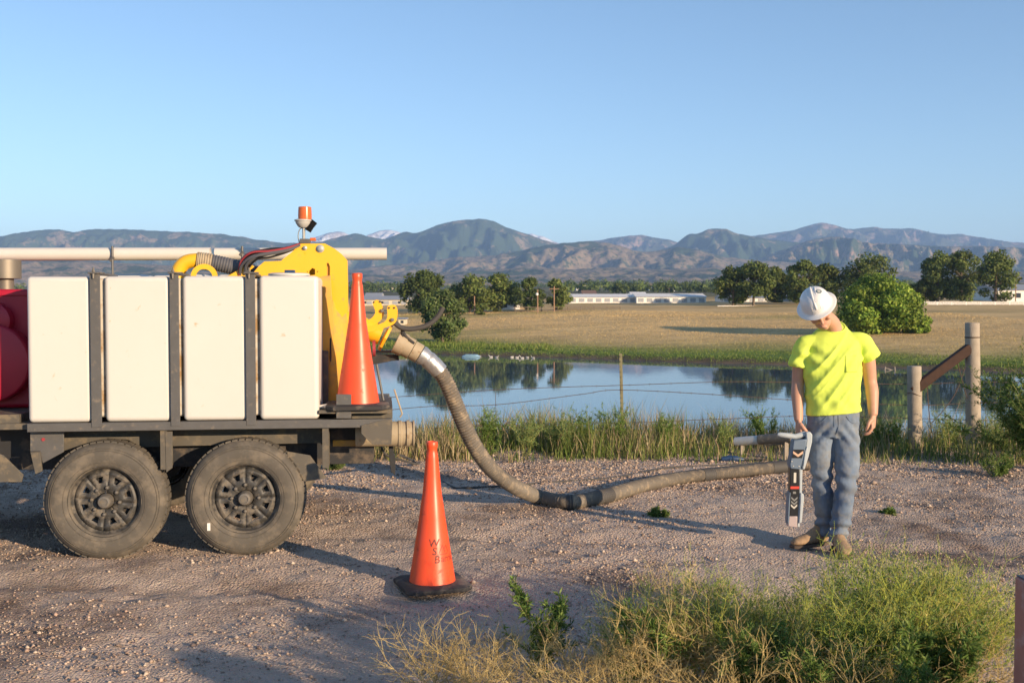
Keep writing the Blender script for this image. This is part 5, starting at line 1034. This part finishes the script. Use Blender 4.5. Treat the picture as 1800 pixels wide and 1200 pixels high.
house('long_barn', 1345, 541, 150, 13, 216, 'low white barn behind the trunks of the tall tree row', 'whitewall', 'roofgrey', 8, windows=0, roofh=.4)
house('farm_house', 1123, 528, 26, 10, 300, 'small white house above the long barns', 'whitewall', 'whitewall', 8, windows=2, roofh=.5)
house('farm_house', 1036, 528, 24, 13, 300, 'cream house with brown roof left of the small white house', 'cream', 'roofbrown', 8, windows=2, roofh=.5)
house('barn', 1790, 531, 72, 32, 205, 'white barn with grey roof at the right edge', 'whitewall', 'roofgrey', 12, windows=3, roofh=.35)
house('farm_house', 897, 547, 34, 26, 192, 'white house half hidden in the gap between the trees', 'whitewall', 'roofgrey', 8, windows=2, roofh=.45)
house('shed', 707, 559, 13, 14, 150, 'small pale shed left of the olive tree', 'cream', 'roofgrey', 2, windows=1, roofh=.15)
house('long_barn', 672, 541, 90, 18, 230, 'long cream building behind the yellow hook brackets', 'cream', 'roofgrey', 9, windows=3, roofh=.4)
house('farm_house', 655, 530, 28, 14, 300, 'pale house above the cream building at left', 'whitewall', 'roofgrey', 8, windows=2, roofh=.5)
rs = random.Random(3)
for k in range(26):
    D = rs.uniform(650, 1300); px = rs.choice([rs.uniform(640, 720), rs.uniform(1010, 1260), rs.uniform(1020, 1260), rs.uniform(1560, 1800)]); x = W(px, 510, D).x; z = gh(x, D); yb = HZ-(z-CAM_H)*F_PX/D
    house('distant_house', px, yb, rs.uniform(7, 12), rs.uniform(5, 7), D, 'tiny pale house on the distant plain below the foothills', rs.choice(['whitewall','cream','whitewall']), rs.choice(['roofgrey','roofbrown']), 9, 'tiny houses on the distant plain', .45, 2)
# white fences
def rail_fence(x0, x1, yb, hpx, D, label):
    a_ = W(x0, yb, D); b_ = W(x1, yb, D); h = hpx*D/F_PX; o = empty('white_fence', (a_.x, D, a_.z)); n_ = int((b_.x-a_.x)/2.4)
    for k in range(n_+1): x = (b_.x-a_.x)*k/n_; mb = MB(); mb.box(x-.07, x+.07, -.07, .07, -1.5, h); mb.build('post', mt['whitewall'], o)
    for zz in (.35, .62, .9): mb = MB(); mb.box(0, b_.x-a_.x, -.09, -.072, h*zz-.09*h, h*zz+.08*h); mb.build('rail', mt['whitewall'], o)
    tag(o, label, 'fence', 'white board fences')
rail_fence(1262, 1400, 545, 8, 188, 'white board fence below the tall tree row, left of the worker'); rail_fence(1622, 1800, 537, 7, 180, 'white board fence right of the bright pine')
# dark field fence left
a_ = W(905, 549, 176); o = empty('field_fence', (a_.x, 176, a_.z)); Lf_ = 22*8
for k in range(9): mb = MB(); mb.box(k*2.2-.06, k*2.2+.06, -.06, .06, -1, 1.0); mb.build('post', mt['bark'], o)
for zz in (.35, .85): mb = MB(); mb.box(0, 17.6, -.09, -.065, zz-.06, zz+.06); mb.build('rail', mt['bark'], o)
tag(o, 'dark wooden field fence in front of the rounded trees', 'fence')
for a_, t_, b_, D, lb in ((834,520,549,172,'short wooden pole left of the broad trees'),(945,509,550,172,'tall utility pole with a pale lamp near the top'),(974,503,548,174,'thin utility pole right of the one with the lamp'),(1785,488,531,198,'utility pole in front of the white barn at right')):
    q = W(a_, b_, D); zt = W(a_, t_, D).z; o = empty('utility_pole', (q.x, D, gh(q.x, D))); h = zt-o.location.z; mb = MB(); mb.tube([(0,0,-.5),(0,0,h)], [.11,.08], 8); mb.build('pole', mt['polewood'], o)
    if a_ == 945: mb = MB(); mb.lathe([(.05,0),(.22,.1),(.22,.4),(.05,.5)], o=(-.1,-.25,h-1.0), seg=10); mb.build('lamp', mt['whitewall'], o)
    if a_ in (974, 1785): mb = MB(); mb.box(-.8, .8, -.2, -.12, h-.5, h-.38); mb.build('cross_arm', mt['polewood'], o)
    tag(o, lb, 'utility pole', 'utility poles beyond the pond')
# geese and raft
q = G(828, 627.5, -3.3); o = empty('raft', (q.x, q.y, -3.3)); mb = MB(); mb.tube([(-.85,0,.06),(-.6,0,.1),(.6,0,.1),(.85,0,.06)], [.05,.16,.16,.05], 10); mb.build('float', mt['raft'], o); mb = MB(); mb.box(-.55,.55,-.3,.3,.2,.26); mb.build('platform', mt['raft'], o); tag(o, 'small pale blue raft floating near the far shore', 'raft')
for k, px in enumerate((843, 863, 873, 900, 909, 918, 927, 937)):
    q = G(px, 627+.6*(k % 3)+(px-843)*.022, -3.3); o = empty('goose', (q.x, q.y, -3.3), rs.uniform(-.6, .6)+(math.pi if k % 2 else 0)); mb = MB()
    o.scale = (.45,.45,.45); mb.tube([(-.42,0,.22),(-.3,0,.14),(0,0,.12),(.26,0,.14),(.36,0,.22)], [.02,.12,.17,.12,.05], 10); mb.build('body', mt['goose'], o)
    mb = MB(); mb.tube(smooth_path([(.3,0,.16),(.38,0,.36),(.42,0,.50),(.50,0,.53),(.60,0,.51)], 4), [.06]*4+[.05]*4+[.045]*4+[.05]*4+[.015], 8); mb.build('neck', mt['dark'] if k % 3 == 0 else mt['goose'], o)
    tag(o, 'pale goose swimming near the far shore', 'goose', 'geese near the far shore')
q = W(1588, 640, 80); o = empty('driftwood', (q.x, 80, gh(q.x, 80))); rs2 = random.Random(8)
for k in range(6): mb = MB(); x = rs2.uniform(-1.2, 1.6); mb.tube(smooth_path([(x,0,.0),(x+rs2.uniform(-.5,.5),.1,.35),(x+rs2.uniform(-1,1),.1,.5+rs2.random()*.5)], 4), [.09,.09,.085,.08,.07,.06,.05,.04,.02], 6); mb.build('branch', mt['wood'], o)
tag(o, 'bleached driftwood branches on the far bank behind the short post', 'driftwood')

# ------------------------------------------------------------------ haze in the air between here and the mountains
mb = MB(); mb.box(-7900, 7900, -3600, 12500, -95, 600); hz = mb.build('haze', None, None, smooth=0); m = bpy.data.materials.new('haze_air'); m.use_nodes = True; N, L = nodes(m); N.remove(N['Principled BSDF'])
pv = N.new('ShaderNodeVolumePrincipled'); pv.inputs['Color'].default_value = (.38,.60,1,1); pv.inputs['Density'].default_value = 1.25e-4; pv.inputs['Anisotropy'].default_value = 0.0; L.new(pv.outputs[0], N['Material Output'].inputs['Volume'])
hz.data.materials.append(m); tag(hz, 'thin blue morning haze filling the valley air', 'haze', kind='stuff')
